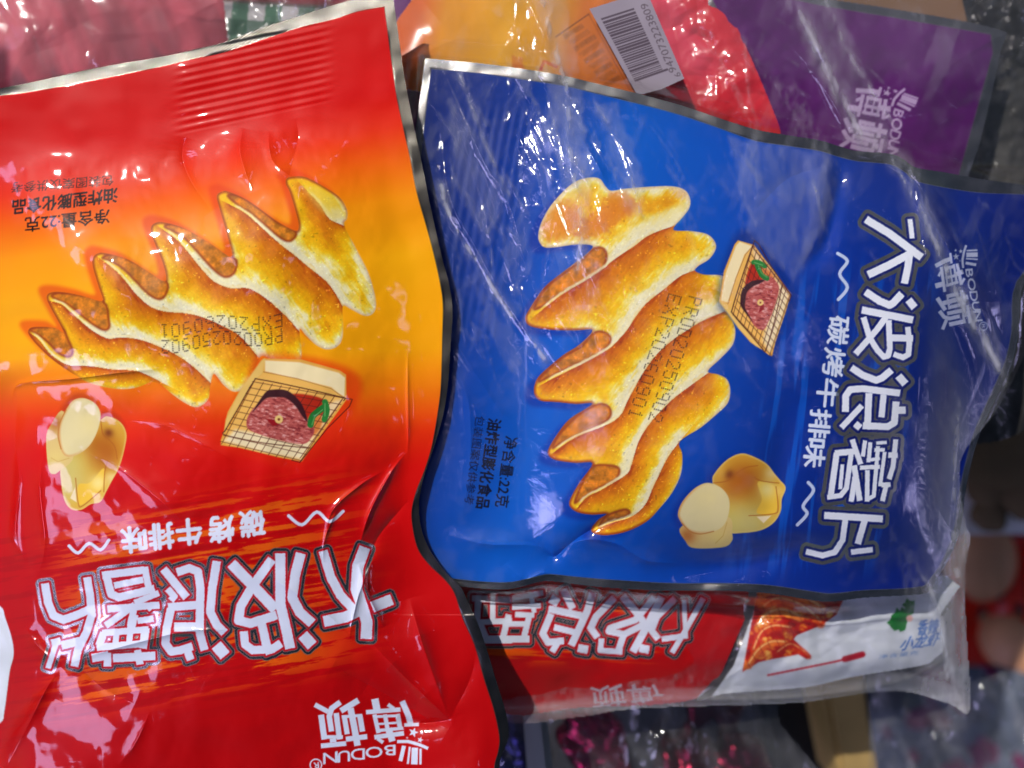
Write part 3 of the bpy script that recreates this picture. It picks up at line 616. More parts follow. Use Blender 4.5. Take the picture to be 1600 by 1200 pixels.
# ------------------------------------------------------------------ BLUE BAG
def blue_bag():
    cv = Canvas(640, 78, 1652, 950, 1.0); X, Y = cv.X, cv.Y
    top_out = [(664,91),(700,94),(760,100),(820,108),(880,118),(930,130),(1000,147),(1060,163),(1120,183),(1180,202),(1230,211),(1280,219),(1310,228),(1340,236),(1390,240),(1412,249),(1432,262),(1475,269),(1530,279),(1600,289),(1652,292)]
    top_in = [(674,108),(700,110),(760,116),(820,125),(880,134),(930,146),(1000,163),(1060,179),(1120,199),(1180,220),(1230,228),(1280,236),(1310,245),(1340,252),(1390,257),(1412,268),(1432,283),(1475,293),(1530,301),(1600,304),(1652,308)]
    right = [(1652,380),(1600,440),(1592,520),(1580,570),(1560,615),(1530,680),(1510,760),(1500,830),(1480,880),(1462,905)]
    bot_out = [(1462,908),(1450,926),(1400,931),(1350,934),(1300,940),(1270,938),(1200,927),(1130,923),(1050,923),(960,919),(900,913),(860,908),(840,910),(800,920),(760,920),(700,914),(640,905)]
    bot_in = [(1452,908),(1440,916),(1400,920),(1350,922),(1300,927),(1270,924),(1200,914),(1130,911),(1050,911),(960,906),(900,901),(860,897),(840,900),(800,909),(760,909),(700,903),(640,895)]
    left_out = [(640,905),(640,400),(646,240),(655,160),(664,91)]
    OUT = np.concatenate([edge(top_out), edge(right), edge(bot_out), edge(left_out)])
    INN = np.concatenate([edge(top_in), edge([(1652,380),(1588,440),(1580,520),(1568,570),(1548,615),(1520,680),(1500,760),(1490,830),(1470,880),(1452,905)]), edge(bot_in), [(645,895),(650,400),(655,270),(664,190),(674,108)]])
    do = sdf_poly(X, Y, OUT); di = sdf_poly(X, Y, INN); inside = do < .6
    cv.rgb[:] = ramp(X + .3 * Y, [(720,(0,32,112)),(860,(0,52,146)),(1040,(0,90,192)),(1250,(0,72,174)),(1450,(0,44,142)),(1700,(0,24,108)),(1900,(0,18,92))])  # blue ink, darkened towards both ends to paint in the bag's shading
    cv.rgb *= (1 + fbm(X / 120, Y / 120, 2, 2) * .08)[..., None]
    s1 = fbm((X + .12 * Y) / 11, (Y - .1 * X) / 130, 14, 3); reg = sstep(1210, 1260, X + .2 * (Y - 400)) * sstep(1500, 1440, X + .2 * (Y - 400)) * sstep(380, 480, Y) * sstep(920, 850, Y)
    cv.mix((slice(None), slice(None)), (6, 104, 214), reg * sstep(.04, .22, s1) * .55)
    p_chip = cv.part('chip_picture')
    outline = [(841,372),(845,350),(858,325),(875,304),(890,290),(905,281),(925,277),(938,280),(946,291),(955,298),(975,295),(1010,292),(1050,291),(1070,297),(1078,310),(1077,325),(1066,340),(1055,352),(1054,360),(1080,361),(1105,366),(1117,378),(1118,390),(1108,405),(1092,415),(1086,423),(1100,429),(1125,430),(1138,437),(1141,450),(1134,470),(1134,486),(1145,503),(1149,520),(1144,540),(1126,560),(1106,580),(1122,585),(1136,593),(1141,610),(1137,630),(1120,647),(1095,668),(1062,690),(1066,710),(1064,740),(1050,770),(1030,795),(1010,815),(980,830),(950,836),(930,834),(924,827),(935,812),(948,803),(925,804),(902,800),(890,790),(892,778),(905,755),(926,724),(900,723),(870,719),(857,711),(858,700),(870,680),(890,655),(926,631),(900,631),(870,628),(845,626),(835,615),(836,600),(845,585),(880,555),(905,539),(926,516),(900,516),(860,515),(830,510),(821,500),(825,487),(850,450),(880,425),(915,398),(926,384),(900,382),(870,386),(850,386)]
    creases = [[(845,486),(875,462),(912,440),(940,422),(960,405),(990,385),(1015,367),(1055,352)],
        [(853,597),(882,582),(907,570),(935,555),(955,542),(967,530),(980,515),(995,492),(1012,472),(1040,450),(1062,432),(1086,422)],
        [(866,706),(885,692),(907,680),(940,667),(960,657),(972,645),(980,627),(992,605),(1005,582),(1025,555),(1050,532),(1075,515),(1100,500),(1134,486)],
        [(904,791),(917,777),(940,765),(962,752),(980,740),(987,725),(992,707),(1000,685),(1015,662),(1037,637),(1062,615),(1106,583)],
        [(931,828),(955,817),(980,810),(997,800),(1010,785),(1020,762),(1032,737),(1045,712),(1062,690)]]
    tips = [(825,497),(838,612),(860,708),(893,792),(926,830)]
    patches = [[(928,388),(942,388),(948,400),(940,420),(910,438),(870,462),(848,478),(834,482),(850,453),(880,428),(912,403)],
        [(930,519),(948,521),(954,531),(945,545),(920,560),(880,578),(852,592),(842,596),(850,584),(880,558),(907,542)],
        [(928,634),(945,632),(954,641),(950,655),(920,672),(880,690),(864,700),(872,682),(894,657)],
        [(930,727),(960,728),(968,736),(960,750),(930,765),(905,782),(898,784),(908,758),(920,737)],
        [(948,806),(975,796),(984,801),(974,808),(950,815),(936,823)]]
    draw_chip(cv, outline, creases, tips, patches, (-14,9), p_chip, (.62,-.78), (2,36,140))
    for pts, al in (([(846,345),(880,312),(905,330),(900,362),(870,378),(848,370)], .55), ([(900,372),(940,368),(990,330),(985,305),(955,300),(935,330),(905,350)], .6), ([(990,322),(1060,296),(1074,306),(1030,330)], .3)):
        w = cv.wpts(pts, 20); d = sdf_poly(cv.X[w], cv.Y[w], smooth_pts(pts)) + fbm(cv.X[w] / 6, cv.Y[w] / 6, 50, 3) * 16
        cv.mix(w, (206, 96, 12), al * sstep(9, -9, d) * sstep(0, -4, sdf_poly(cv.X[w], cv.Y[w], smooth_pts(outline, True, 4))))
    cv.poly([(960,372),(1010,345),(1062,318),(1074,322),(1060,345),(1010,358)], (242,230,176), soft=8, alpha=.75)
    F = homography([(450,245),(1385,412),(930,1060),(118,868)], [(1146,490),(1176,385),(1234,460),(1203,553)])
    p_b = cv.part('toast_picture'); bread(cv, F, .115, p_b, (2,30,110))
    cv.poly([(1060,440),(1100,430),(1126,430),(1139,438),(1141,450),(1134,468),(1120,480),(1080,490)], (232,170,20), soft=3, alpha=.0)
    p_p = cv.part('potato_picture'); potatoes(cv, zoomed(1040, 690, 6.667), .15, p_p, (2,30,130))
    z3, z4, z5, z6 = [zoomed(1240, yy, 6.667) for yy in (320, 440, 560, 700)]; a = .15
    T = tr([([(752,150),(1000,300),(1335,550)],82), ([(1212,148),(1235,350)],52), ([(775,730),(1000,625),(1215,510)],80), ([(1210,500),(1190,650),(1155,822)],76),
      ([(748,905),(900,1005),(1000,1045),(1040,1020),(1130,925)],78), ([(1195,990),(1262,1072)],82)], z3, a)
    T += tr([([(710,295),(1245,400)],76), ([(980,345),(860,510),(780,600),(645,755)],66), ([(728,370),(790,580),(870,710),(940,785),(985,770),(1003,700),(990,400)],62), ([(1010,585),(1245,592)],72), ([(1190,470),(1205,640),(1195,760),(1140,790),(1040,755)],60)], z4, a)
    T += tr([([(600,95),(720,175),(860,228),(920,205),(1020,120)],74), ([(1090,180),(1165,268)],82), ([(1110,362),(720,315),(590,325),(542,390),(540,558)],72), ([(712,490),(498,722)],62), ([(640,680),(695,725)],74), ([(785,360),(768,740)],72), ([(938,375),(915,615)],66), ([(720,700),(980,712),(1050,670),(1068,450)],72), ([(1075,540),(1168,540)],78)], z5, a)
    T += tr([([(450,45),(385,515)],64), ([(350,515),(490,495),(550,420),(600,60)],54), ([(430,55),(640,35)],66), ([(508,170),(485,430)],42), ([(610,-90),(650,30),(700,170)],56), ([(745,-80),(720,90)],44), ([(800,-60),(780,150)],44), ([(860,-50),(970,-60)],36),
      ([(640,300),(600,560)],56), ([(630,180),(690,550)],60), ([(690,205),(900,195)],46), ([(770,230),(765,560)],48), ([(880,-20),(835,500),(770,535)],44), ([(840,20),(950,20)],40), ([(950,40),(900,400)],40), ([(1065,-90),(1035,200),(995,325)],52), ([(985,75),(1085,75)],60), ([(915,385),(1010,382)],52), ([(965,385),(925,555)],52), ([(760,130),(900,110)],36),
      ([(318,702),(930,738)],74), ([(540,740),(510,960),(430,1085),(300,1120),(128,1078)],62), ([(745,740),(668,1000)],68), ([(598,1085),(825,1058)],58)], z6, a)
    p_t = cv.part('title_lettering'); lettering(cv, T, p_t, (240,243,252), (2,18,104), 5.5, 4.2, .8)
    cv.foil[cv.foil > .5] = .9
    p_f = cv.part('flavour_lettering')
    for ch, (x, y) in zip('碳烤牛排味', [(1310,516),(1303,566),(1293,614),(1281,662),(1273,708)]):
        A = np.array((-4, 44.)); B = np.array((33., 3)); put_text(cv, ch, np.array((x, y)) - A / 2 - B / 2, A, B, (220,228,246), .03, pid=p_f)
    for pts in ([(1309,396),(1324,408),(1312,428),(1324,449),(1310,468)], [(1263,754),(1271,767),(1255,790),(1261,803),(1246,820)]):
        cv.line(smooth_pts(pts, False), 5.2, (200,212,240), 1, pid=p_f)
    p_n = cv.part('net_weight_lettering')
    put_text(cv, '净含量:22克', (789,681), (-16,110), (21,3), (2,6,30), .012, pid=p_n)
    put_text(cv, '油炸型膨化食品', (763,653), (-20,140), (21,3), (3,8,38), .022, pid=p_n)
    put_text(cv, '包装图案仅供参考', (743,649), (-18,138), (15,2), (2,8,44), .005, pid=p_n)
    Zr = zoomed(480, 1080, 7.62); ab = affine(Zr([(1020,350),(400,390),(1260,740)]), [(1483,425),(1491,484),(1516,400)])
    p_br = cv.part('brand_lettering'); brand(cv, lambda q: ab(Zr(q)), ab.scale / 7.62, (176,182,212), p_br)
    p_d = cv.part('date_stamp')
    dot_line(cv, 'PROD20250902', (1078,462), (-66,198), (19,5), p_d); dot_line(cv, 'EXP20260901', (1046,458), (-66,197), (19,5), p_d)
    p_r = cv.part('sealed_rim'); cv.mix((slice(None), slice(None)), (134,132,130), sstep(-.6, .6, di), 1.0, p_r)
    knurl = sstep(-.5, 1.5, di) * .055 * np.cos(X * 1.45 + Y * .5) * np.cos(Y * 1.25 - X * .3)
    # --- shape
    pil = smooth_pts([(850,180),(900,190),(1000,205),(1100,235),(1200,262),(1300,285),(1450,330),(1560,380),(1560,520),(1510,660),(1470,800),(1430,868),(1300,885),(1100,872),(900,872),(850,862),(830,800),(832,600),(836,400),(842,240)])
    dp = sdf_poly(X, Y, pil); big = 11.0 * (1 - np.exp(-np.maximum(-dp, 0) / 85)); cv.z[:] = blur(big.astype(np.float32), 20)
    cv.z += .6 + 1.0 * sstep(640, 820, X) - 7.5 * sstep(1180, 1660, X) - 3.0 * sstep(1430, 1500, X) - 3 * sstep(560, 940, Y) * sstep(1000, 1500, X)
    cv.z += fbm(X / 190, Y / 190, 60, 2) * 2.6 * sstep(20, -60, dp) + fbm(X / 60, Y / 60, 61, 2) * .22
    q = X + .18 * (Y - 300) - 728; rid = sstep(-30, -20, q) * sstep(90, 80, q) * sstep(150, 190, Y) * sstep(560, 500, Y)
    cv.z += .06 * rid * np.cos(q * 2 * math.pi / 14.0)
    crease(cv, [(1300,225),(1312,270),(1302,330),(1286,390),(1240,425)], -1.8, 13, sharp=False, m=3); crease(cv, [(1270,230),(1282,300),(1262,370)], 1.0, 18, sharp=False, m=3)
    crease(cv, [(790,846),(835,848),(864,870),(890,850),(935,822),(1010,800)], -1.9, 10); crease(cv, [(860,868),(905,845),(960,848),(1010,876),(1070,880)], 1.8, 14); crease(cv, [(700,835),(760,850),(830,852),(870,868)], 1.4, 12)
    crease(cv, [(1010,870),(1100,885),(1250,858),(1330,872)], -2.4, 24, sharp=False, m=3)
    crease(cv, [(1425,262),(1450,330),(1500,420),(1540,500),(1565,580)], 2.0, 12); crease(cv, [(1400,250),(1430,300),(1470,400),(1480,520)], .9, 12)
    crease(cv, [(700,560),(730,620),(735,720),(720,820)], 1.4, 22); crease(cv, [(1230,600),(1225,700),(1200,800),(1210,880)], -1.4, 26, sharp=False, m=3); crease(cv, [(905,210),(935,260),(950,290)], 1.0, 14); crease(cv, [(1180,330),(1230,280),(1290,260)], -1.2, 18); crease(cv, [(690,500),(780,640),(830,700)], .6, 14)
    crease(cv, [(830,220),(850,330),(880,450),(900,560)], 1.0, 20); crease(cv, [(1150,230),(1200,300),(1290,330)], .9, 16)
    crease(cv, [(790,880),(820,905),(850,895),(880,905)], .8, 10)
    cv.z += .05 * facets(X, Y, 60, (660,100,1300,560), .45, 20, 70, 8)
    cv.z += knurl + sstep(-1, 4, di) * .55 * fbm(X / 42, Y / 42, 88, 2)
    rt = root('blue_chip_bag', 1100, 520, -.006, 'blue snack bag in the middle inside clear plastic, its print turned sideways', 'snack bag')
    emit_canvas(cv, inside, rt, FILM)
    back_sheet(cv, inside, rt, 5.0, -do)
    return cv, inside

# ------------------------------------------------------------------ bags lying deeper in the pile
def flat_bag(name, box, out, inn, paint, zfun, label, cat, st=1.5, mat=None, depth=5, rim=(130,128,128), group=None, rimname='sealed_rim'):
    cv = Canvas(*box, st); X, Y = cv.X, cv.Y
    do = sdf_poly(X, Y, smooth_pts(out, True, 3) if len(out) > 6 else np.array(out, float)); inside = do < .6
    paint(cv)
    if inn is not None:
        p = cv.part(rimname); cv.mix((slice(None), slice(None)), rim, sstep(-1, 1, sdf_poly(X, Y, np.array(inn, float))), .9, p)
    cv.z[:] = zfun(X, Y, -do)
    cx, cy = np.mean(np.array(out), 0); rt = root(name, cx, cy, float(cv.z[inside].mean()) / 1000 - depth / 1000, label, cat, group)
    emit_canvas(cv, inside, rt, mat or FILM_DULL)
    back_sheet(cv, inside, rt, depth, -do, 10)
    return cv, inside
def pillow(d, a, L): return a * (1 - np.exp(-np.maximum(d, 0) / L))

def paint_purple(cv):
    cv.rgb[:] = (82, 6, 92); cv.rgb *= (1 + fbm(cv.X / 50, cv.Y / 50, 3, 3) * .2)[..., None]
    Zr = zoomed(480, 1080, 7.62); f = affine(Zr([(1020,350),(400,390),(1260,740)]), [(1362,160),(1349,213),(1416,156)])
    brand(cv, lambda q: f(Zr(q)), f.scale / 7.62, (176,150,184), cv.part('brand_lettering'))
flat_bag('purple_snack_bag', (1080,-30,1575,330), [(1090,-30),(1290,-2),(1410,16),(1560,46),(1564,80),(1508,290),(1430,320),(1250,310),(1215,240),(1160,120)],
    [(1100,-28),(1290,10),(1410,30),(1548,54),(1551,82),(1496,280),(1430,312),(1260,300),(1226,236),(1172,118)],
    paint_purple, lambda X, Y, d: -14 + pillow(d, 5, 60) + fbm(X / 60, Y / 60, 8, 3) * 2 - .012 * (X - 1100) + .3 * facets(X, Y, 40, (1100,0,1560,300), .6, 20, 60, 3),
    'purple snack bag at the upper right with a pale sideways brand mark', 'snack bag', rim=(120,118,120))

def paint_orange(cv):
    X, Y = cv.X, cv.Y
    cv.rgb[:] = ramp(X + .2 * Y, [(620,(214,92,24)),(660,(216,98,24)),(700,(232,150,4)),(800,(230,164,4)),(880,(206,140,16)),(915,(206,112,28)),(1050,(196,96,30))]); cv.rgb *= (1 + fbm(X / 30, Y / 60, 3, 4) * .12)[..., None]
    p = cv.part('chip_picture')
    for pts in ([(800,85),(815,95),(822,112),(800,112)], [(795,118),(812,88),(818,92),(806,122)]): cv.poly(pts, (206,110,20), pid=p, soft=1.5)
    cv.line([(845,108),(850,96),(870,104)], 5, (190,40,20), .8, pid=p)
    p = cv.part('ingredients_lettering')
    cv.line([(868,58),(920,22)], 1.6, (90,44,16), .9, pid=p); cv.line([(920,22),(985,142)], 1.6, (130,60,20), .7, pid=p)
    for i in range(9):
        o = np.array((884 + i * 8.0, 62 + i * 9.5)); L = 40 - abs(i - 2) * 2
        put_text(cv, '配料马铃薯植物油', o, (L * .8, -L * .52), (-4.5, -7.5), (84,48,20), .01, alpha=.75, pid=p) if i % 2 == 0 else put_text(cv, '产品标准号食用方法', o, (L * .8, -L * .52), (-4.5, -7.5), (96,54,20), .0, alpha=.6, pid=p)
flat_bag('orange_snack_bag', (600,-40,1010,190), [(596,126),(606,60),(700,-36),(1000,-36),(1005,160),(960,170),(800,180),(690,150)], None, paint_orange,
    lambda X, Y, d: -12 + pillow(d, 4, 50) + fbm(X / 120, Y / 120, 18, 2) * 1.0 + .12 * facets(X, Y, 40, (620,0,1000,160), .8, 20, 70, 6),
    'orange and yellow snack bag at the top, behind the blue bag', 'snack bag')
def paint_sliver(cv): cv.rgb[:] = (92, 16, 98); cv.poly([(612,120),(670,128),(670,140),(612,142)], (196,178,196), pid=cv.part('pale_band'))
flat_bag('violet_snack_bag', (596,-30,720,320), [(600,-28),(716,-28),(640,60),(652,130),(690,200),(680,310),(600,310)], [(600,-28),(680,-28),(618,44),(612,110),(710,120),(710,310),(606,300)],
    paint_sliver, lambda X, Y, d: -19 + pillow(d, 2, 40), 'violet bag showing only as a sliver between the red and orange bags', 'snack bag', rim=(90,84,84))
def paint_pink(cv):
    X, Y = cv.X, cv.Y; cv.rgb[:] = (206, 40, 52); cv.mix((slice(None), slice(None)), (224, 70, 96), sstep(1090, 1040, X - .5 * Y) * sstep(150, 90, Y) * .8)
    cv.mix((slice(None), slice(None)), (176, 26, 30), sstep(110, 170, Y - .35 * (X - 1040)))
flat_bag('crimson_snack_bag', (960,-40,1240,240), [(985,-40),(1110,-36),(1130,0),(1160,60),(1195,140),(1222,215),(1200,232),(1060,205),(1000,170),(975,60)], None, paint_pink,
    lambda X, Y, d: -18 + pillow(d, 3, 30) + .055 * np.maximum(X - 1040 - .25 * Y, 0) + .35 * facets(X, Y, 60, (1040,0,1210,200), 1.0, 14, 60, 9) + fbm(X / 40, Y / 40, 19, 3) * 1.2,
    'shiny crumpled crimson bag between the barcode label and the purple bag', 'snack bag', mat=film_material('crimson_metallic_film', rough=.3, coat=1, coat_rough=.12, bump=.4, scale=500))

def paint_label(cv):
    X, Y = cv.X, cv.Y; cv.rgb[:] = (150, 140, 150)
    f = homography([(0,0),(100,0),(100,200),(0,200)], [(921,14),(1010,-14),(1069,123),(996,149)])
    r = np.random.RandomState(4); y = 22; p = cv.part('barcode')
    while y < 168:
        h = r.choice([1.6, 2.4, 3.4, 5]); cv.poly(f([(9,y),(68 if y < 160 else 78,y),(68 if y < 160 else 78,y + h),(9,y + h)]), (84,72,82), soft=.6, pid=p); y += h + r.choice([1.4, 2.2, 3])
    q = cv.part('barcode_digits'); txt = '947073223809'
    a = f([(93,176),(93,20),(78,176)]); put_text(cv, txt, a[0], a[1] - a[0], a[2] - a[0], (96,84,92), .0, pid=q)
    a = f([(97,190),(97,180),(84,190)]); put_text(cv, '6', a[0], a[1] - a[0], a[2] - a[0], (96,84,92), .0, pid=q)
flat_bag('barcode_label', (910,-30,1080,160), [(921,14),(1010,-14),(1069,123),(1034,139),(996,149)], None, paint_label, lambda X, Y, d: -5.3 + fbm(X / 60, Y / 60, 2, 2) * .8 + .0 * X,
    'white barcode label standing between the orange and crimson bags', 'label', st=.8, depth=.6)

def second_red():
    z = zoomed(800, 900, 4); a = .25
    T = tr([([(1195,140),(1090,330),(1000,480)],34), ([(1075,150),(1085,380)],30), ([(935,395),(1100,372)],36), ([(1020,140),(905,255),(872,340),(915,395)],42), ([(795,450),(858,462)],52),
      ([(690,125),(780,230),(850,330)],46), ([(890,135),(770,275),(615,325),(605,345),(700,365),(850,290)],42), ([(935,130),(840,320),(755,475)],48), ([(560,390),(552,465),(690,475)],36), ([(700,360),(660,480)],42),
      ([(640,135),(525,255),(492,325),(535,385)],44), ([(412,450),(475,462)],52), ([(320,85),(380,205)],46), ([(240,140),(290,170)],56), ([(228,205),(440,250)],46), ([(505,105),(470,220),(370,435)],46), ([(245,235),(192,360),(225,415),(325,405)],44), ([(262,320),(405,355)],40), ([(295,400),(250,475)],40),
      ([(0,140),(195,105)],34), ([(0,195),(180,185)],34), ([(120,130),(140,230)],30), ([(20,240),(140,245)],34), ([(110,240),(70,400)],38), ([(-60,300),(95,300)],34), ([(-150,395),(110,395)],44), ([(-20,240),(-60,400)],40)], z, a)
    z7 = zoomed(400, 900, 4)
    T += tr([([(1350,140),(1600,150)],40), ([(1390,140),(1380,290)],40), ([(1370,290),(1600,280)],36), ([(1480,150),(1480,280)],34), ([(1400,300),(1440,400)],44), ([(1380,400),(1600,400)],44)], z7, a)
    def paint(cv):
        X, Y = cv.X, cv.Y; cv.rgb[:] = (190, 12, 16)
        s1 = fbm((X * .99 + Y * .05) / 90, (Y - .04 * X) / 6, 14, 3); cv.mix((slice(None), slice(None)), (222, 92, 10), sstep(.02, .14, s1) * sstep(915, 930, Y) * sstep(1050, 1020, Y) * sstep(1060, 1000, X) * .8)
        lettering(cv, T, cv.part('title_lettering'), (206,210,224), (170,10,24), 4.5, 3.6, .3)
        Zr = zoomed(480, 1080, 7.62); f = affine(Zr([(1020,350),(400,390),(1020,650)]), [(1008,1084),(950,1088),(1006,1102)])
        strokes_plain(cv, tr(DUN + BO, lambda q: f(Zr(q)), .065), (196,176,184), cv.part('brand_lettering'))
    flat_bag('red_chip_bag_beneath', (690,880,1190,1130), [(700,890),(1195,900),(1180,930),(1150,1000),(1115,1070),(1060,1098),(900,1106),(790,1116),(740,1050)],
        None, paint, lambda X, Y, d: -10 + pillow(d, 3, 40) - 8 * sstep(1010, 1110, Y) + fbm(X / 80, Y / 60, 28, 3) * 2.2 - .014 * (X - 800),
        'second red snack bag half hidden beneath the lower edge of the blue bag', 'snack bag')
second_red()
bpy.data.objects['red_chip_bag_beneath'].name = 'red_chip_bag'

def paint_seafood(cv):
    X, Y = cv.X, cv.Y; cv.rgb[:] = (196, 200, 206)
    f = zoomed(1200, 900, 4); p = cv.part('crayfish_picture')
    w, d = cv.poly(f([(-60,60),(470,150),(430,240),(330,310),(180,370),(160,395),(270,500),(240,520),(190,490),(0,525),(-60,540),(-160,600)]), (176, 24, 18), pid=p, soft=1.2)
    x, y = X[w], Y[w]; n = fbm(x / 16 + y / 30, y / 10 - x / 25, 5, 4); a = sstep(1, -1, d)
    cv.mix(w, (224, 116, 30), a * sstep(.0, .2, n) * .9); cv.mix(w, (244, 190, 90), a * sstep(.16, .3, n) * .8); cv.mix(w, (110, 10, 8), a * sstep(-.1, -.3, n) * .6)
    for pts, wd, c_ in (([(-40,110),(60,90),(200,130),(330,200)], 15, (232,120,36)), ([(-30,200),(60,150),(190,180),(300,260),(330,300)], 13, (216,70,20)), ([(-60,330),(-10,250),(90,220),(200,260)], 14, (236,140,50)), ([(-90,470),(-40,360),(40,320),(140,330)], 12, (206,52,18)), ([(-120,560),(-60,470),(20,420),(110,420)], 11, (226,112,40)), ([(60,480),(140,430),(220,470),(255,505)], 7, (190,40,16))):
        P_ = smooth_pts(f(pts), False); cv.line(P_, wd, c_, .8, 2.5, pid=p); cv.line(P_ + np.array((-.5, -wd * .22)), wd * .22, (250,206,130), .8, 1.5)
        for q_ in P_[::3]: cv.line([q_ + np.array((-2, -wd * .45)), q_ + np.array((3, wd * .45))], 1.2, (140,20,10), .7)
    cv.line(f([(0,620),(200,580),(420,535),(600,490)]), 3.5, (176,30,44), .85, pid=p, sm=True); cv.line(f([(480,520),(590,490)]), 10, (166,16,34), .9, pid=p)
    p = cv.part('parsley_picture'); 
    for (cx, cy, r) in [(820,250,11),(790,290,10),(830,290,10),(850,240,10),(800,310,8),(880,180,9),(882,215,8),(775,295,6),(835,320,7)]:
        q = f([(cx, cy)])[0]; cv.poly([(q[0] + r * (1 + .3 * math.sin(k * 3)) * math.cos(k * .63), q[1] + r * (1 + .3 * math.sin(k * 3)) * math.sin(k * .63)) for k in range(10)], (26, 112, 44), pid=p, soft=.8)
    q = f([(885,265)])[0]; cv.disc(q[0], q[1], 5, (222,170,160), pid=p)
    p = cv.part('blue_lettering')
    put_text(cv, '小龙虾', f([(815,470)])[0], (60,-9), (10,-22), (40,92,170), .02, pid=p); put_text(cv, '香辣', f([(930,370)])[0], (32,-2), (4,-24), (40,92,170), .01, pid=p)
    put_text(cv, '净含量克', f([(690,520)])[0], (62,-7), (2,-7), (70,110,180), .0, alpha=.7, pid=p)
flat_bag('white_seafood_snack_bag', (1090,890,1500,1110), [(1160,895),(1480,900),(1470,960),(1476,1010),(1462,1028),(1440,1040),(1330,1058),(1260,1074),(1130,1084),(1080,1098),(1120,1040),(1150,960)],
    [(1192,880),(1500,880),(1500,1060),(1300,1066),(1260,1075),(1105,1098),(1146,1040),(1176,960)], paint_seafood,
    lambda X, Y, d: -17 + pillow(d, 5, 40) - 5 * sstep(1030, 1100, Y) + fbm(X / 60, Y / 50, 48, 3) * 4 - .01 * (X - 1150) + .35 * facets(X, Y, 30, (1150,930,1480,1080), .8, 30, 80, 12),
    'white snack bag with a red crayfish picture and green leaf, under the blue bag', 'snack bag', rim=(120,112,108))

def paint_pinkback(cv):
    X, Y = cv.X, cv.Y; cv.rgb[:] = (176, 78, 88)
    v = X * .5 + Y * .2; cv.rgb *= (1 + fbm((X - .4 * Y) / 34, (Y + X * .4) / 160, 5, 3) * .55)[..., None]
    cv.mix((slice(None), slice(None)), (70, 66, 72), sstep(.12, .3, fbm((X - .5 * Y) / 60, Y / 240, 25, 2)) * .6)
    cv.mix((slice(None), slice(None)), (96, 8, 30), sstep(20, 5, X) * sstep(60, 90, Y))
flat_bag('dusky_pink_snack_bag', (-24,-34,372,170), [(-24,-34),(366,-34),(362,40),(340,110),(300,140),(60,165),(-24,168)], None, paint_pinkback,
    lambda X, Y, d: -24 + pillow(d, 4, 60) - .02 * X + 2.4 * fbm((X - .5 * Y) / 60, (Y + .4 * X) / 150, 6, 2) + .15 * facets(X, Y, 50, (0,0,370,140), 1.0, 20, 80, 14),
    'dusky pink crinkled bag under clear plastic at the upper left corner', 'snack bag')
def paint_check(cv):
    X, Y = cv.X, cv.Y; cv.rgb[:] = (168, 164, 160); u = (X + .1 * Y) / 26; v = (Y - .08 * X) / 26
    cv.mix((slice(None), slice(None)), (34, 84, 52), ((np.floor(u) % 2 == 0)).astype(np.float32) * .75); cv.mix((slice(None), slice(None)), (20, 56, 34), ((np.floor(v) % 2 == 0)).astype(np.float32) * .6)
    cv.mix((slice(None), slice(None)), (130, 40, 44), sstep(10, -4, Y - .06 * (X - 400)))
flat_bag('checked_wrapper', (340,-40,640,110), [(345,-38),(640,-38),(636,60),(500,90),(360,100)], None, paint_check, lambda X, Y, d: -26 + fbm(X / 60, Y / 60, 4, 3) * 5,
    'green and white checked wrapper showing behind the red bag at the top', 'wrapper')

red_cv, red_in = red_bag()
blue_cv, blue_in = blue_bag()
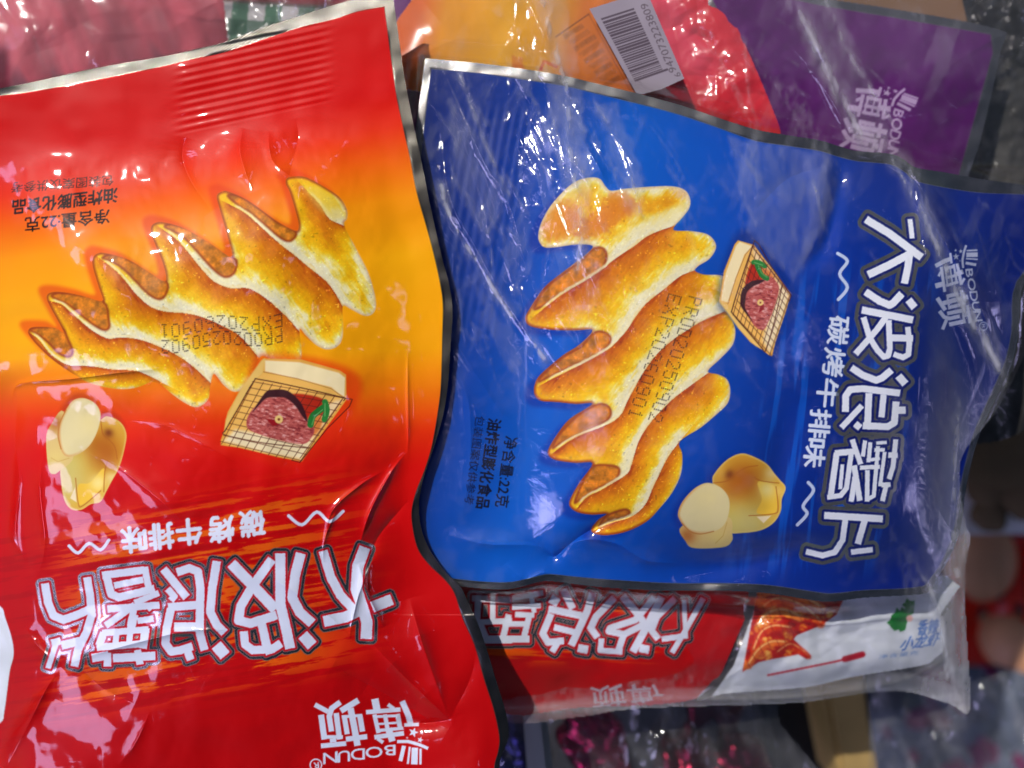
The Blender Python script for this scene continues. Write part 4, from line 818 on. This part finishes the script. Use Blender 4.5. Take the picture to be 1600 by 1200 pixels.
#@@TAIL
# ------------------------------------------------------------------ clear polybag over everything but the red bag
def clear_material():
    m, n, l, b = nodes('clear_polybag_film'); n.remove(b); out = n['Material Output']
    tr_ = n.new('ShaderNodeBsdfTransparent'); tr_.inputs[0].default_value = (.99, .99, .99, 1)
    gl = n.new('ShaderNodeBsdfGlossy'); gl.inputs['Roughness'].default_value = .10; gl.inputs['Color'].default_value = (1, 1, 1, 1)
    df = n.new('ShaderNodeBsdfTranslucent'); df.inputs[0].default_value = (.8, .8, .82, 1)
    dd = n.new('ShaderNodeBsdfDiffuse'); dd.inputs[0].default_value = (.75, .75, .78, 1)
    at = n.new('ShaderNodeAttribute'); at.attribute_name = 'ink'     # stored haze: milkier seams and folds, plus painted-in crease highlights
    t = n.new('ShaderNodeTexCoord'); nz = n.new('ShaderNodeTexNoise'); nz.inputs['Scale'].default_value = 260; nz.inputs['Detail'].default_value = 6; nz.inputs['Distortion'].default_value = .6
    l.new(t.outputs['Object'], nz.inputs['Vector'])
    bp = n.new('ShaderNodeBump'); bp.inputs['Strength'].default_value = .22; bp.inputs['Distance'].default_value = .001
    l.new(nz.outputs['Fac'], bp.inputs['Height'])
    for q in (gl,): l.new(bp.outputs[0], q.inputs['Normal'])
    ge = n.new('ShaderNodeNewGeometry'); dt = n.new('ShaderNodeVectorMath'); dt.operation = 'DOT_PRODUCT'; l.new(ge.outputs['Incoming'], dt.inputs[0]); l.new(bp.outputs[0], dt.inputs[1])
    def mth(op, a, b_):
        q = n.new('ShaderNodeMath'); q.operation = op
        for i_, v_ in enumerate((a, b_)):
            if v_ is None: continue
            if isinstance(v_, (int, float)): q.inputs[i_].default_value = v_
            else: l.new(v_, q.inputs[i_])
        return q.outputs[0]
    ab = mth('ABSOLUTE', dt.outputs['Value'], None); fres = mth('ADD', mth('MULTIPLY', mth('POWER', mth('SUBTRACT', 1.0, ab), 5.0), .9), .05)   # both faces of the thin film
    m0 = n.new('ShaderNodeMixShader'); m0.inputs[0].default_value = .3; l.new(dd.outputs[0], m0.inputs[1]); l.new(df.outputs[0], m0.inputs[2])
    m1 = n.new('ShaderNodeMixShader'); l.new(at.outputs['Fac'], m1.inputs[0]); l.new(tr_.outputs[0], m1.inputs[1]); l.new(m0.outputs[0], m1.inputs[2])
    m2 = n.new('ShaderNodeMixShader'); l.new(fres, m2.inputs[0]); l.new(m1.outputs[0], m2.inputs[1]); l.new(gl.outputs[0], m2.inputs[2])
    l.new(m2.outputs[0], out.inputs['Surface']); return m
CLEAR = clear_material()
def polybag():
    st = 2.0; cv = Canvas(-30, -40, 1660, 1130, st); X, Y = cv.X, cv.Y
    base = np.full(X.shape, -9.0, np.float32)
    base -= (5 + .034 * (X - 60)) * sstep(520, 440, X) * sstep(300, 200, Y)
    base -= 9 * sstep(930, 1100, Y) + 12 * sstep(1480, 1640, X) + .0 * X
    def put(c, ins):
        s = int(st / c.st); zz = np.where(ins, c.z, -99)[::s, ::s]; xs = c.x[::s]; ys = c.y[::s]
        i = np.round((xs - cv.x[0]) / st).astype(int); j = np.round((ys - cv.y[0]) / st).astype(int)
        oi = (i >= 0) & (i < len(cv.x)); oj = (j >= 0) & (j < len(cv.y))
        sub = base[np.ix_(j[oj], i[oi])]; base[np.ix_(j[oj], i[oi])] = np.maximum(sub, zz[np.ix_(np.where(oj)[0], np.where(oi)[0])])
    put(blue_cv, blue_in)
    # taut film: spread the highest points, then smooth
    M = base.copy()
    for r in (1, 2, 3):
        for dx, dy in ((r, 0), (-r, 0), (0, r), (0, -r)): M = np.maximum(M, np.roll(np.roll(M, dy, 0), dx, 1))
    M = blur(M, 3)
    st1 = streaks(X, Y, 150, (650,80,1330,600), 1.0, 30, 170, 66, 16, (2.5, 5), 41) + streaks(X, Y, 70, (1080,-20,1650,600), 1.0, 40, 180, 60, 14, (2.5, 6), 42) + streaks(X, Y, 60, (-20,-20,900,160), 1.0, 20, 90, 70, 22, (2.5, 6), 43) + streaks(X, Y, 60, (1380,600,1530,1110), 1.0, 40, 160, 82, 12, (3, 7), 44) + streaks(X, Y, 40, (780,1060,1500,1110), 1.0, 40, 160, -4, 8, (3, 6), 45)
    cr = .62 * st1 + facets(X, Y, 420, (-20,-30,1640,1120), 1.0, 8, 34, 21) * .36 + .6 * fbm(X / 26, Y / 34, 70, 4)
    g_ = lambda cx, cy, rx, ry: np.exp(-((X - cx) / rx) ** 2 - ((Y - cy) / ry) ** 2)
    calm = np.clip(.10 + g_(750, 320, 100, 220) + .8 * g_(900, 300, 90, 200) + .8 * g_(1000, 330, 50, 90) + .9 * g_(1240, 320, 75, 85) + .14 * g_(150, 50, 300, 110) + .8 * g_(860, 60, 90, 80) + g_(1560, 60, 110, 90) + .7 * g_(1540, 430, 70, 90) + .4 * g_(1350, 120, 180, 110) + .5 * g_(1130, 90, 80, 110) + .5 * g_(1500, 1000, 60, 200) + .35 * g_(1000, 1080, 300, 40), 0, 1)
    cv.z[:] = M + 1.0 + np.maximum(cr * calm, -.8)
    for p, am, wd in [([(690,190),(700,300),(740,380),(790,470),(850,560)], 1.6, 7), ([(700,120),(750,240),(800,330),(830,470)], 1.2, 8), ([(885,130),(890,250),(905,340),(900,420)], 1.1, 9), ([(930,170),(985,250),(1010,300)], 1.0, 8),
                      ([(1180,0),(1270,110),(1330,200),(1420,262),(1470,350),(1540,470),(1580,560)], 1.6, 9), ([(820,-10),(850,60),(870,150)], 1.5, 8), ([(140,80),(150,95),(165,112)], 1.5, 5), ([(1430,268),(1450,400),(1520,560),(1530,640)], 1.3, 8),
                      ([(870,0),(845,80),(880,110),(915,118)], 1.1, 7), ([(1240,0),(1290,100),(1320,210)], 1.0, 6), ([(800,1115),(1000,1095),(1240,1090),(1420,1060),(1510,1000)], 1.8, 8)]:
        crease(cv, p, am, wd)
    outl = smooth_pts([(-60,-60),(800,-60),(1700,-60),(1700,300),(1640,470),(1600,560),(1560,640),(1512,700),(1500,740),(1510,820),(1518,840),(1508,900),(1512,1000),(1516,1112),(1480,1100),(1400,1080),(1300,1092),(1230,1100),(1000,1108),(900,1122),(780,1128),(640,1060),(560,800),(570,500),(520,260),(400,190),(-60,230)], True, 4)
    do = sdf_poly(X, Y, outl); ins = do < 0
    hz = .004 + .03 * sstep(.0, .35, fbm(X / 30, Y / 30, 90, 4)) + .22 * sstep(1430, 1500, X + .05 * (Y - 600)) * sstep(560, 700, Y) * (.7 + fbm(X / 14, Y / 60, 91, 3)) + .14 * sstep(-34, -26, do) * sstep(900, 1060, Y) + .10 * sstep(1390, 1300, np.abs(X - 2700)) * 0
    hz += .2 * np.exp(-(sdf_line(X, Y, smooth_pts([(1230,-10),(1290,110),(1340,200),(1420,262),(1450,350),(1490,440),(1560,560)], False))[0] / 14) ** 2) * sstep(-.3, .3, fbm(X / 8, Y / 30, 93, 3))
    hz += .015 * sstep(1200, 1300, X) * sstep(380, 250, Y) + .22 * sstep(1085, 1095, Y + .02 * X - 12) * 0 + .05 * sstep(140, 90, Y)
    for pts, q_ in (([(690,290),(700,330),(740,400),(790,480),(850,560)], .5), ([(885,130),(893,250),(908,350),(903,420)], .3), ([(845,-10),(862,60),(880,118)], .35), ([(720,120),(760,230),(800,310)], .25), ([(1250,20),(1300,120),(1345,210)], .3), ([(1290,0),(1330,90),(1400,200)], .2),
                    ([(1395,250),(1440,330),(1500,470),(1560,570)], .35), ([(1500,450),(1540,530),(1570,600)], .3), ([(930,160),(975,240),(1000,330)], .2), ([(1440,900),(1470,960),(1480,1060)], .3), ([(1500,620),(1490,760),(1496,900)], .25)):
        dl = sdf_line(X, Y, smooth_pts(pts, False))[0]; hz += q_ * (np.exp(-(dl / 3.2) ** 2) + .3 * np.exp(-(dl / 11) ** 2)) * sstep(-.3, .2, fbm(X / 9, Y / 22, 97, 3))  # bright streaks along creases: highlights painted in as haze
    for pts, q_ in (([(855,128),(908,134),(925,290),(905,420),(880,300)], .17), ([(700,150),(745,210),(790,330),(760,380),(712,290)], .12), ([(1140,215),(1290,240),(1300,330),(1240,440),(1170,360)], .13), ([(930,170),(965,160),(1010,300),(985,360)], .12), ([(1230,-20),(1300,-20),(1400,240),(1340,240)], .10), ([(820,-20),(880,-20),(905,110),(870,118)], .16), ([(740,440),(800,520),(830,620),(780,560)], .10)):
        P_ = np.array(pts, float); hz += q_ * sstep(5, -5, sdf_poly(X, Y, P_) + 14 * fbm(X / 14, Y / 20, 98, 3)) * (.75 + 1.2 * fbm(X / 10, Y / 26, 99, 4))
    hz += .08 * sstep(1380, 1480, X) * sstep(900, 960, Y) + .10 * np.exp(-(np.abs(X - 800) / 900) ** 8) * np.exp(-((Y - (1108 + (X - 790) * -.02)) / 13) ** 2)
    hz += .12 * sstep(.25, .9, st1) * (.3 + calm) * sstep(-.25, .25, fbm(X / 6, Y / 12, 95, 2)) + .10 * sstep(.08, .3, fbm(X / 24 + Y / 60, Y / 70, 96, 4)) * calm
    cv.rgb[:] = 0; v = np.clip(hz, 0, .85)
    z = cv.z / 1000; PX, PY = unproj(X, Y, z); P = np.stack([PX, PY, z], -1); N = grid_normals(P).astype(np.float32)
    nx = P.shape[1]; m = ins[:-1, :-1] & ins[1:, 1:] & ins[1:, :-1] & ins[:-1, 1:]; j, i = np.where(m); a = j * nx + i
    F = np.stack([a + nx, a + nx + 1, a + 1, a], -1); u, inv = np.unique(F, return_inverse=True)
    ink = np.repeat(v.reshape(-1, 1)[u], 4, 1); ink[:, 3] = 1
    rt = root('clear_plastic_bag', 1000, 560, -.02, 'crinkled clear plastic bag stretched over the blue bag and the bags behind it', 'plastic bag')
    mesh_np('clear_film', P.reshape(-1, 3)[u], inv.reshape(F.shape), CLEAR, rt, ink, N.reshape(-1, 3)[u])
polybag()

# ------------------------------------------------------------------ things farther down, out of focus
import bmesh
def bm_obj(name, bm, mat, parent=None, loc=(0, 0, 0), smooth=True):
    me = bpy.data.meshes.new(name); bm.to_mesh(me); bm.free(); me.materials.append(mat)
    for p in me.polygons: p.use_smooth = smooth
    o = bpy.data.objects.new(name, me); col.objects.link(o); o.location = loc
    if parent is not None: o.parent = parent
    return o
def W(x, y, z): a, b = unproj(x, y, z); return Vector((a, b, z))
def slab(name, pts, z, th, mat, label=None, cat=None, parent=None, bev=.002, warp=0, kind=None):
    """a solid plate whose outline is given by photo points at height z; th = thickness"""
    bm = bmesh.new(); P = [W(x, y, z) for x, y in pts]; c = sum(P, Vector()) / len(P); c.z = z - th
    if parent is not None: c = Vector(parent.location)
    top = [bm.verts.new(p - c) for p in P]; f = bm.faces.new(top)
    if f.normal.z < 0: f.normal_flip()
    r = bmesh.ops.extrude_face_region(bm, geom=[f]); vs = [v for v in r['geom'] if isinstance(v, bmesh.types.BMVert)]
    for v in vs: v.co.z -= th
    bmesh.ops.recalc_face_normals(bm, faces=bm.faces)
    if bev: bmesh.ops.bevel(bm, geom=[e for e in bm.edges if abs(e.verts[0].co.z - e.verts[1].co.z) < 1e-6 and e.verts[0].co.z > z - c.z - 1e-5], offset=bev, segments=2, affect='EDGES')
    if warp:
        bmesh.ops.triangulate(bm, faces=bm.faces); bmesh.ops.subdivide_edges(bm, edges=bm.edges, cuts=6, use_grid_fill=True)
        for v in bm.verts: v.co.z += warp * float(fbm(np.array(v.co.x * 50 + 3), np.array(v.co.y * 50), 5, 3))
    o = bm_obj(name, bm, mat, parent, (0, 0, 0) if parent is not None else c, False)
    if label: tag(o, label, cat)
    if kind: o['kind'] = kind
    return o
ground_m = simple('dark_table_cloth', (34, 33, 38), .8, 0, .3, 30, .3)
gb = bmesh.new(); bmesh.ops.create_grid(gb, x_segments=40, y_segments=40, size=1.2)
for v in gb.verts: v.co.z = .004 * math.sin(v.co.x * 23) * math.cos(v.co.y * 31)
g = bm_obj('table_top', gb, ground_m, None, (0, 0, -.33)); g['kind'] = 'structure'

# tan wooden batten, white upright strip
slab('wooden_batten', [(1284,1060),(1352,1060),(1378,1240),(1318,1240)], -.09, .03, simple('tan_wood', (176,146,86), .7, 0, .2, 90, .2), 'tan wooden batten standing below the plastic bag at the lower edge', 'batten')
slab('white_plastic_strip', [(816,1098),(852,1098),(868,1240),(826,1240)], -.035, .004, simple('grey_white_plastic', (150,150,150), .5, 0, .1), 'narrow grey white plastic strip at the bottom, beside the red bag', 'strip')

# foil wrapped sweets, deep magenta
def sweet(x, y, z, r, c, label, cat='foil sweet', group=None, sq=(1, 1.6, .8), rot=0):
    m = simple('foil_' + cat.replace(' ', '_'), c, .25, .9, .12, 90, .2)
    rt = root('foil_sweet', x, y, z, label, cat, group); rt.rotation_euler[2] = rot
    bm = bmesh.new(); bmesh.ops.create_icosphere(bm, subdivisions=5, radius=1)
    for v in bm.verts:
        k = 1 + .10 * math.sin(v.co.x * 7 + v.co.y * 3) + .06 * math.sin(v.co.y * 15 + v.co.z * 6)
        v.co = Vector((v.co.x * sq[0] * r * k, v.co.y * sq[1] * r * k, v.co.z * sq[2] * r * k))
    bm_obj('wrapper_body', bm, m, rt)
    for s in (-1, 1):
        bm = bmesh.new(); n = 24
        ring0 = [bm.verts.new((math.cos(2 * math.pi * i / n) * r * .16, s * r * sq[1] * .93, math.sin(2 * math.pi * i / n) * r * .16)) for i in range(n)]
        ring1 = [bm.verts.new((math.cos(2 * math.pi * i / n) * r * (.7 + .1 * (i % 2)), s * r * sq[1] * 1.6, math.sin(2 * math.pi * i / n) * r * .22 * (1 + .8 * (i % 2)))) for i in range(n)]
        for i in range(n): bm.faces.new((ring0[i], ring0[(i + 1) % n], ring1[(i + 1) % n], ring1[i]))
        bm_obj('twisted_end', bm, m, rt)
    return rt
sweet(930, 1165, -.062, .010, (150, 20, 64), 'bright magenta foil sweet at the lower edge right of the white strip', rot=.5)
sweet(1065, 1205, -.07, .010, (90, 10, 34), 'dark crimson foil sweet, middle one along the lower edge', rot=-.3)
sweet(1155, 1212, -.072, .010, (90, 10, 34), 'dark crimson foil sweet nearest the black gap at the lower edge', rot=.2)
sweet(815, 1190, -.066, .009, (40, 36, 90), 'dark blue foil sweet at the lower edge left of the white strip', rot=.1)

# second clear bag round the sweets, and one hanging lower right
def loose_film(name, pts, z, amp, label, haze, seed, mat=None):
    P = np.array(pts, float); cv = Canvas(P[:, 0].min() - 2, P[:, 1].min() - 2, P[:, 0].max() + 2, P[:, 1].max() + 2, 3.0); X, Y = cv.X, cv.Y
    do = sdf_poly(X, Y, smooth_pts(pts, True, 3)); ins = do < 0
    zz = (z * 1000 + amp * fbm(X / 50, Y / 90, seed, 4) * 3 + .25 * facets(X, Y, 60, (P[:, 0].min(), P[:, 1].min(), P[:, 0].max(), P[:, 1].max()), amp, 25, 110, seed)) / 1000
    PX, PY = unproj(X, Y, zz); PP = np.stack([PX, PY, zz], -1); N = grid_normals(PP).astype(np.float32)
    nx = PP.shape[1]; m = ins[:-1, :-1] & ins[1:, 1:] & ins[1:, :-1] & ins[:-1, 1:]; j, i = np.where(m); a = j * nx + i
    F = np.stack([a + nx, a + nx + 1, a + 1, a], -1); u, inv = np.unique(F, return_inverse=True)
    v = np.clip(haze * (.6 + 1.6 * sstep(-.1, .35, fbm((X - .4 * Y) / 22, Y / 120, seed + 3, 3))), 0, .8)
    ink = np.repeat(v.reshape(-1, 1)[u], 4, 1)
    rt = root(name, P[:, 0].mean(), P[:, 1].mean(), z - .01, label, 'plastic bag')
    mesh_np('film', PP.reshape(-1, 3)[u], inv.reshape(F.shape), mat or CLEAR, rt, ink, N.reshape(-1, 3)[u])
loose_film('clear_plastic_bag', [(770,1090),(1000,1100),(1200,1090),(1220,1130),(1290,1250),(1000,1260),(770,1260)], -.045, 2.0, 'lower clear plastic bag holding the magenta foil sweets', .05, 51)
loose_film('clear_plastic_bag', [(1370,1050),(1460,1080),(1620,1050),(1640,1250),(1360,1250)], -.06, 2.0, 'clear plastic bag over the blue grey cloth in the lower right corner', .10, 61)
DARKFOIL = simple('dark_crumpled_foil', (120, 118, 120), .22, .85, .9, 220, .4)

# blue-grey cloth with magenta pattern
def paint_cloth(cv):
    X, Y = cv.X, cv.Y; cv.rgb[:] = (84, 92, 108)
    cv.mix((slice(None), slice(None)), (120, 20, 74), sstep(.06, .16, fbm((X - .6 * Y) / 40, (Y + .6 * X) / 60, 77, 2)) * .9); cv.mix((slice(None), slice(None)), (46, 46, 56), sstep(1140, 1090, Y) * sstep(1470, 1420, X) * .8)
flat_bag('patterned_cloth_bundle', (1350,1040,1640,1250), [(1352,1052),(1480,1040),(1636,1040),(1636,1248),(1368,1248)], None, paint_cloth,
    lambda X, Y, d: -200 + pillow(d, 14, 60) + fbm(X / 60, Y / 60, 8, 3) * 14, 'blue grey cloth bundle with magenta patches in the lower right corner', 'cloth', st=3, mat=film_material('woven_cloth', rough=.8, coat=0, bump=.5), depth=14)

# red plastic egg tray with brown eggs
tray_m = simple('red_plastic', (240, 44, 20), .35, 0, .1, 60, .15, .4)
tray = root('red_egg_tray', 1580, 960, -.24, 'bright red plastic tray holding brown eggs at the right edge', 'egg tray')
bm = bmesh.new(); nxg, nyg = 70, 90; px = [1488 + i * 4.0 for i in range(nxg)]; py = [838 + j * 3.0 for j in range(nyg)]
cells = [(1530,872),(1578,1005),(1640,880),(1690,1010)]
vv = {}
for j, y in enumerate(py):
    for i, x in enumerate(px):
        dmin = min(math.hypot(x - cx, (y - cy)) for cx, cy in cells)
        ridge = .006 * math.cos((x - 1530) / 27) * math.cos((y - 872) / 32)
        z = -.205 + ridge - .026 * max(0, 1 - (dmin / 44) ** 2)
        vv[i, j] = bm.verts.new(W(x, y, z) - tray.location)
for j in range(nyg - 1):
    for i in range(nxg - 1):
        hole = any(math.hypot((px[i] - hx), (py[j] - hy) * .6) < 7.5 for hx, hy in [(1534,960),(1590,955),(1560,925),(1612,940)])
        if not hole and not (py[j] > 1052 + 14 * math.sin(px[i] / 21)): bm.faces.new((vv[i, j], vv[i, j + 1], vv[i + 1, j + 1], vv[i + 1, j]))
bmesh.ops.solidify(bm, geom=bm.faces, thickness=.0012)
bm_obj('tray_shell', bm, tray_m, tray)
egg_m = simple('brown_eggshell', (206, 150, 112), .5, 0, .05, 300, .12)
for k, (cx, cy) in enumerate([(1530,868),(1578,1010)]):
    bm = bmesh.new(); bmesh.ops.create_uvsphere(bm, u_segments=40, v_segments=24, radius=.0165)
    for v in bm.verts: v.co.y *= 1.22 - .12 * v.co.y / .0165; v.co.x *= 1 - .08 * v.co.y / .0165
    e = bm_obj('brown_egg', bm, egg_m, None, W(cx, cy, -.211)); e.rotation_euler[2] = .5 * k
    tag(e, ['brown egg in the upper hollow of the red tray', 'brown egg in the lower hollow of the red tray, nearest the right edge'][k], 'egg', 'eggs in the red tray')

# grey white foam crate with ginger pieces
foam = simple('dirty_white_foam', (196, 196, 198), .8, 0, .3, 40, .25)
slab('foam_crate', [(1490,560),(1700,500),(1700,836),(1500,836)], -.14, .06, foam, 'dirty grey white foam box at the right edge behind the clear bag', 'box', warp=.006)
gm = simple('ginger_skin', (96, 78, 54), .85, 0, .6, 90, .35)
for k, (x, y, r, lab) in enumerate([(1518,722,0.006,'small orange brown crumb on the foam box beside the clear bag edge'),(1540,762,0.0085,'dull brown ginger piece in the middle of the foam box'),(1598,768,.011,'dull brown ginger piece touching the right edge of the picture'),(1545,806,.007,'faint brown ginger piece near the lower edge of the foam box'),(1560,700,.018,'large dark olive ginger lump, topmost on the foam box')]):
    bm = bmesh.new(); bmesh.ops.create_icosphere(bm, subdivisions=4, radius=r)
    for v in bm.verts: v.co *= 1 + .35 * float(fbm(np.array(v.co.x / r * 1.3 + k * 5), np.array(v.co.y / r * 1.3), 6, 3)); v.co.z *= .6
    o = bm_obj('ginger_piece', bm, simple('orange_crumb', (150,84,30), .8) if k == 0 else gm, None, W(x, y, -.137 + r * .3)); tag(o, lab, 'ginger', 'pieces on the foam box')

# dark crumpled film at the upper right, brown card above the purple bag
def paint_dark(cv):
    X, Y = cv.X, cv.Y; cv.rgb[:] = (62, 60, 58); cv.foil[:] = 0
    w = (slice(None), slice(None)); cv.mix(w, (90, 88, 88), sstep(110, 80, Y), .95); cv.rgb *= (1 + fbm(X / 30, Y / 30, 3, 3) * .5)[..., None]
flat_bag('dark_foil_wrapper', (1380,-40,1660,700), [(1385,-36),(1650,-36),(1655,300),(1655,600),(1560,690),(1480,640),(1500,300),(1480,100)], None, paint_dark,
    lambda X, Y, d: -40 + pillow(d, 5, 60) + fbm(X / 50, Y / 50, 9, 3) * 5 + 1.6 * facets(X, Y, 150, (1440,-30,1640,110), 1.4, 14, 50, 17), 'dark grey crumpled foil wrapper in the upper right corner', 'wrapper', st=2, mat=film_material('dark_foil', rough=.5, coat=.6, coat_rough=.15, bump=.3, scale=300, foilrough=.2))
slab('brown_card', [(1285,-40),(1500,-40),(1520,48),(1300,22)], -.026, .003, simple('brown_card', (112, 78, 46), .7, 0, .2), 'brown card edge above the purple bag at the top edge', 'card')
slab('black_slab', [(1180,1060),(1310,1060),(1335,1250),(1210,1250)], -.12, .01, simple('flat_black', (14, 13, 16), .5), 'flat black slab in the gap left of the wooden batten', 'tray')  # plain black slab filling the gap

bpy.context.view_layer.update()
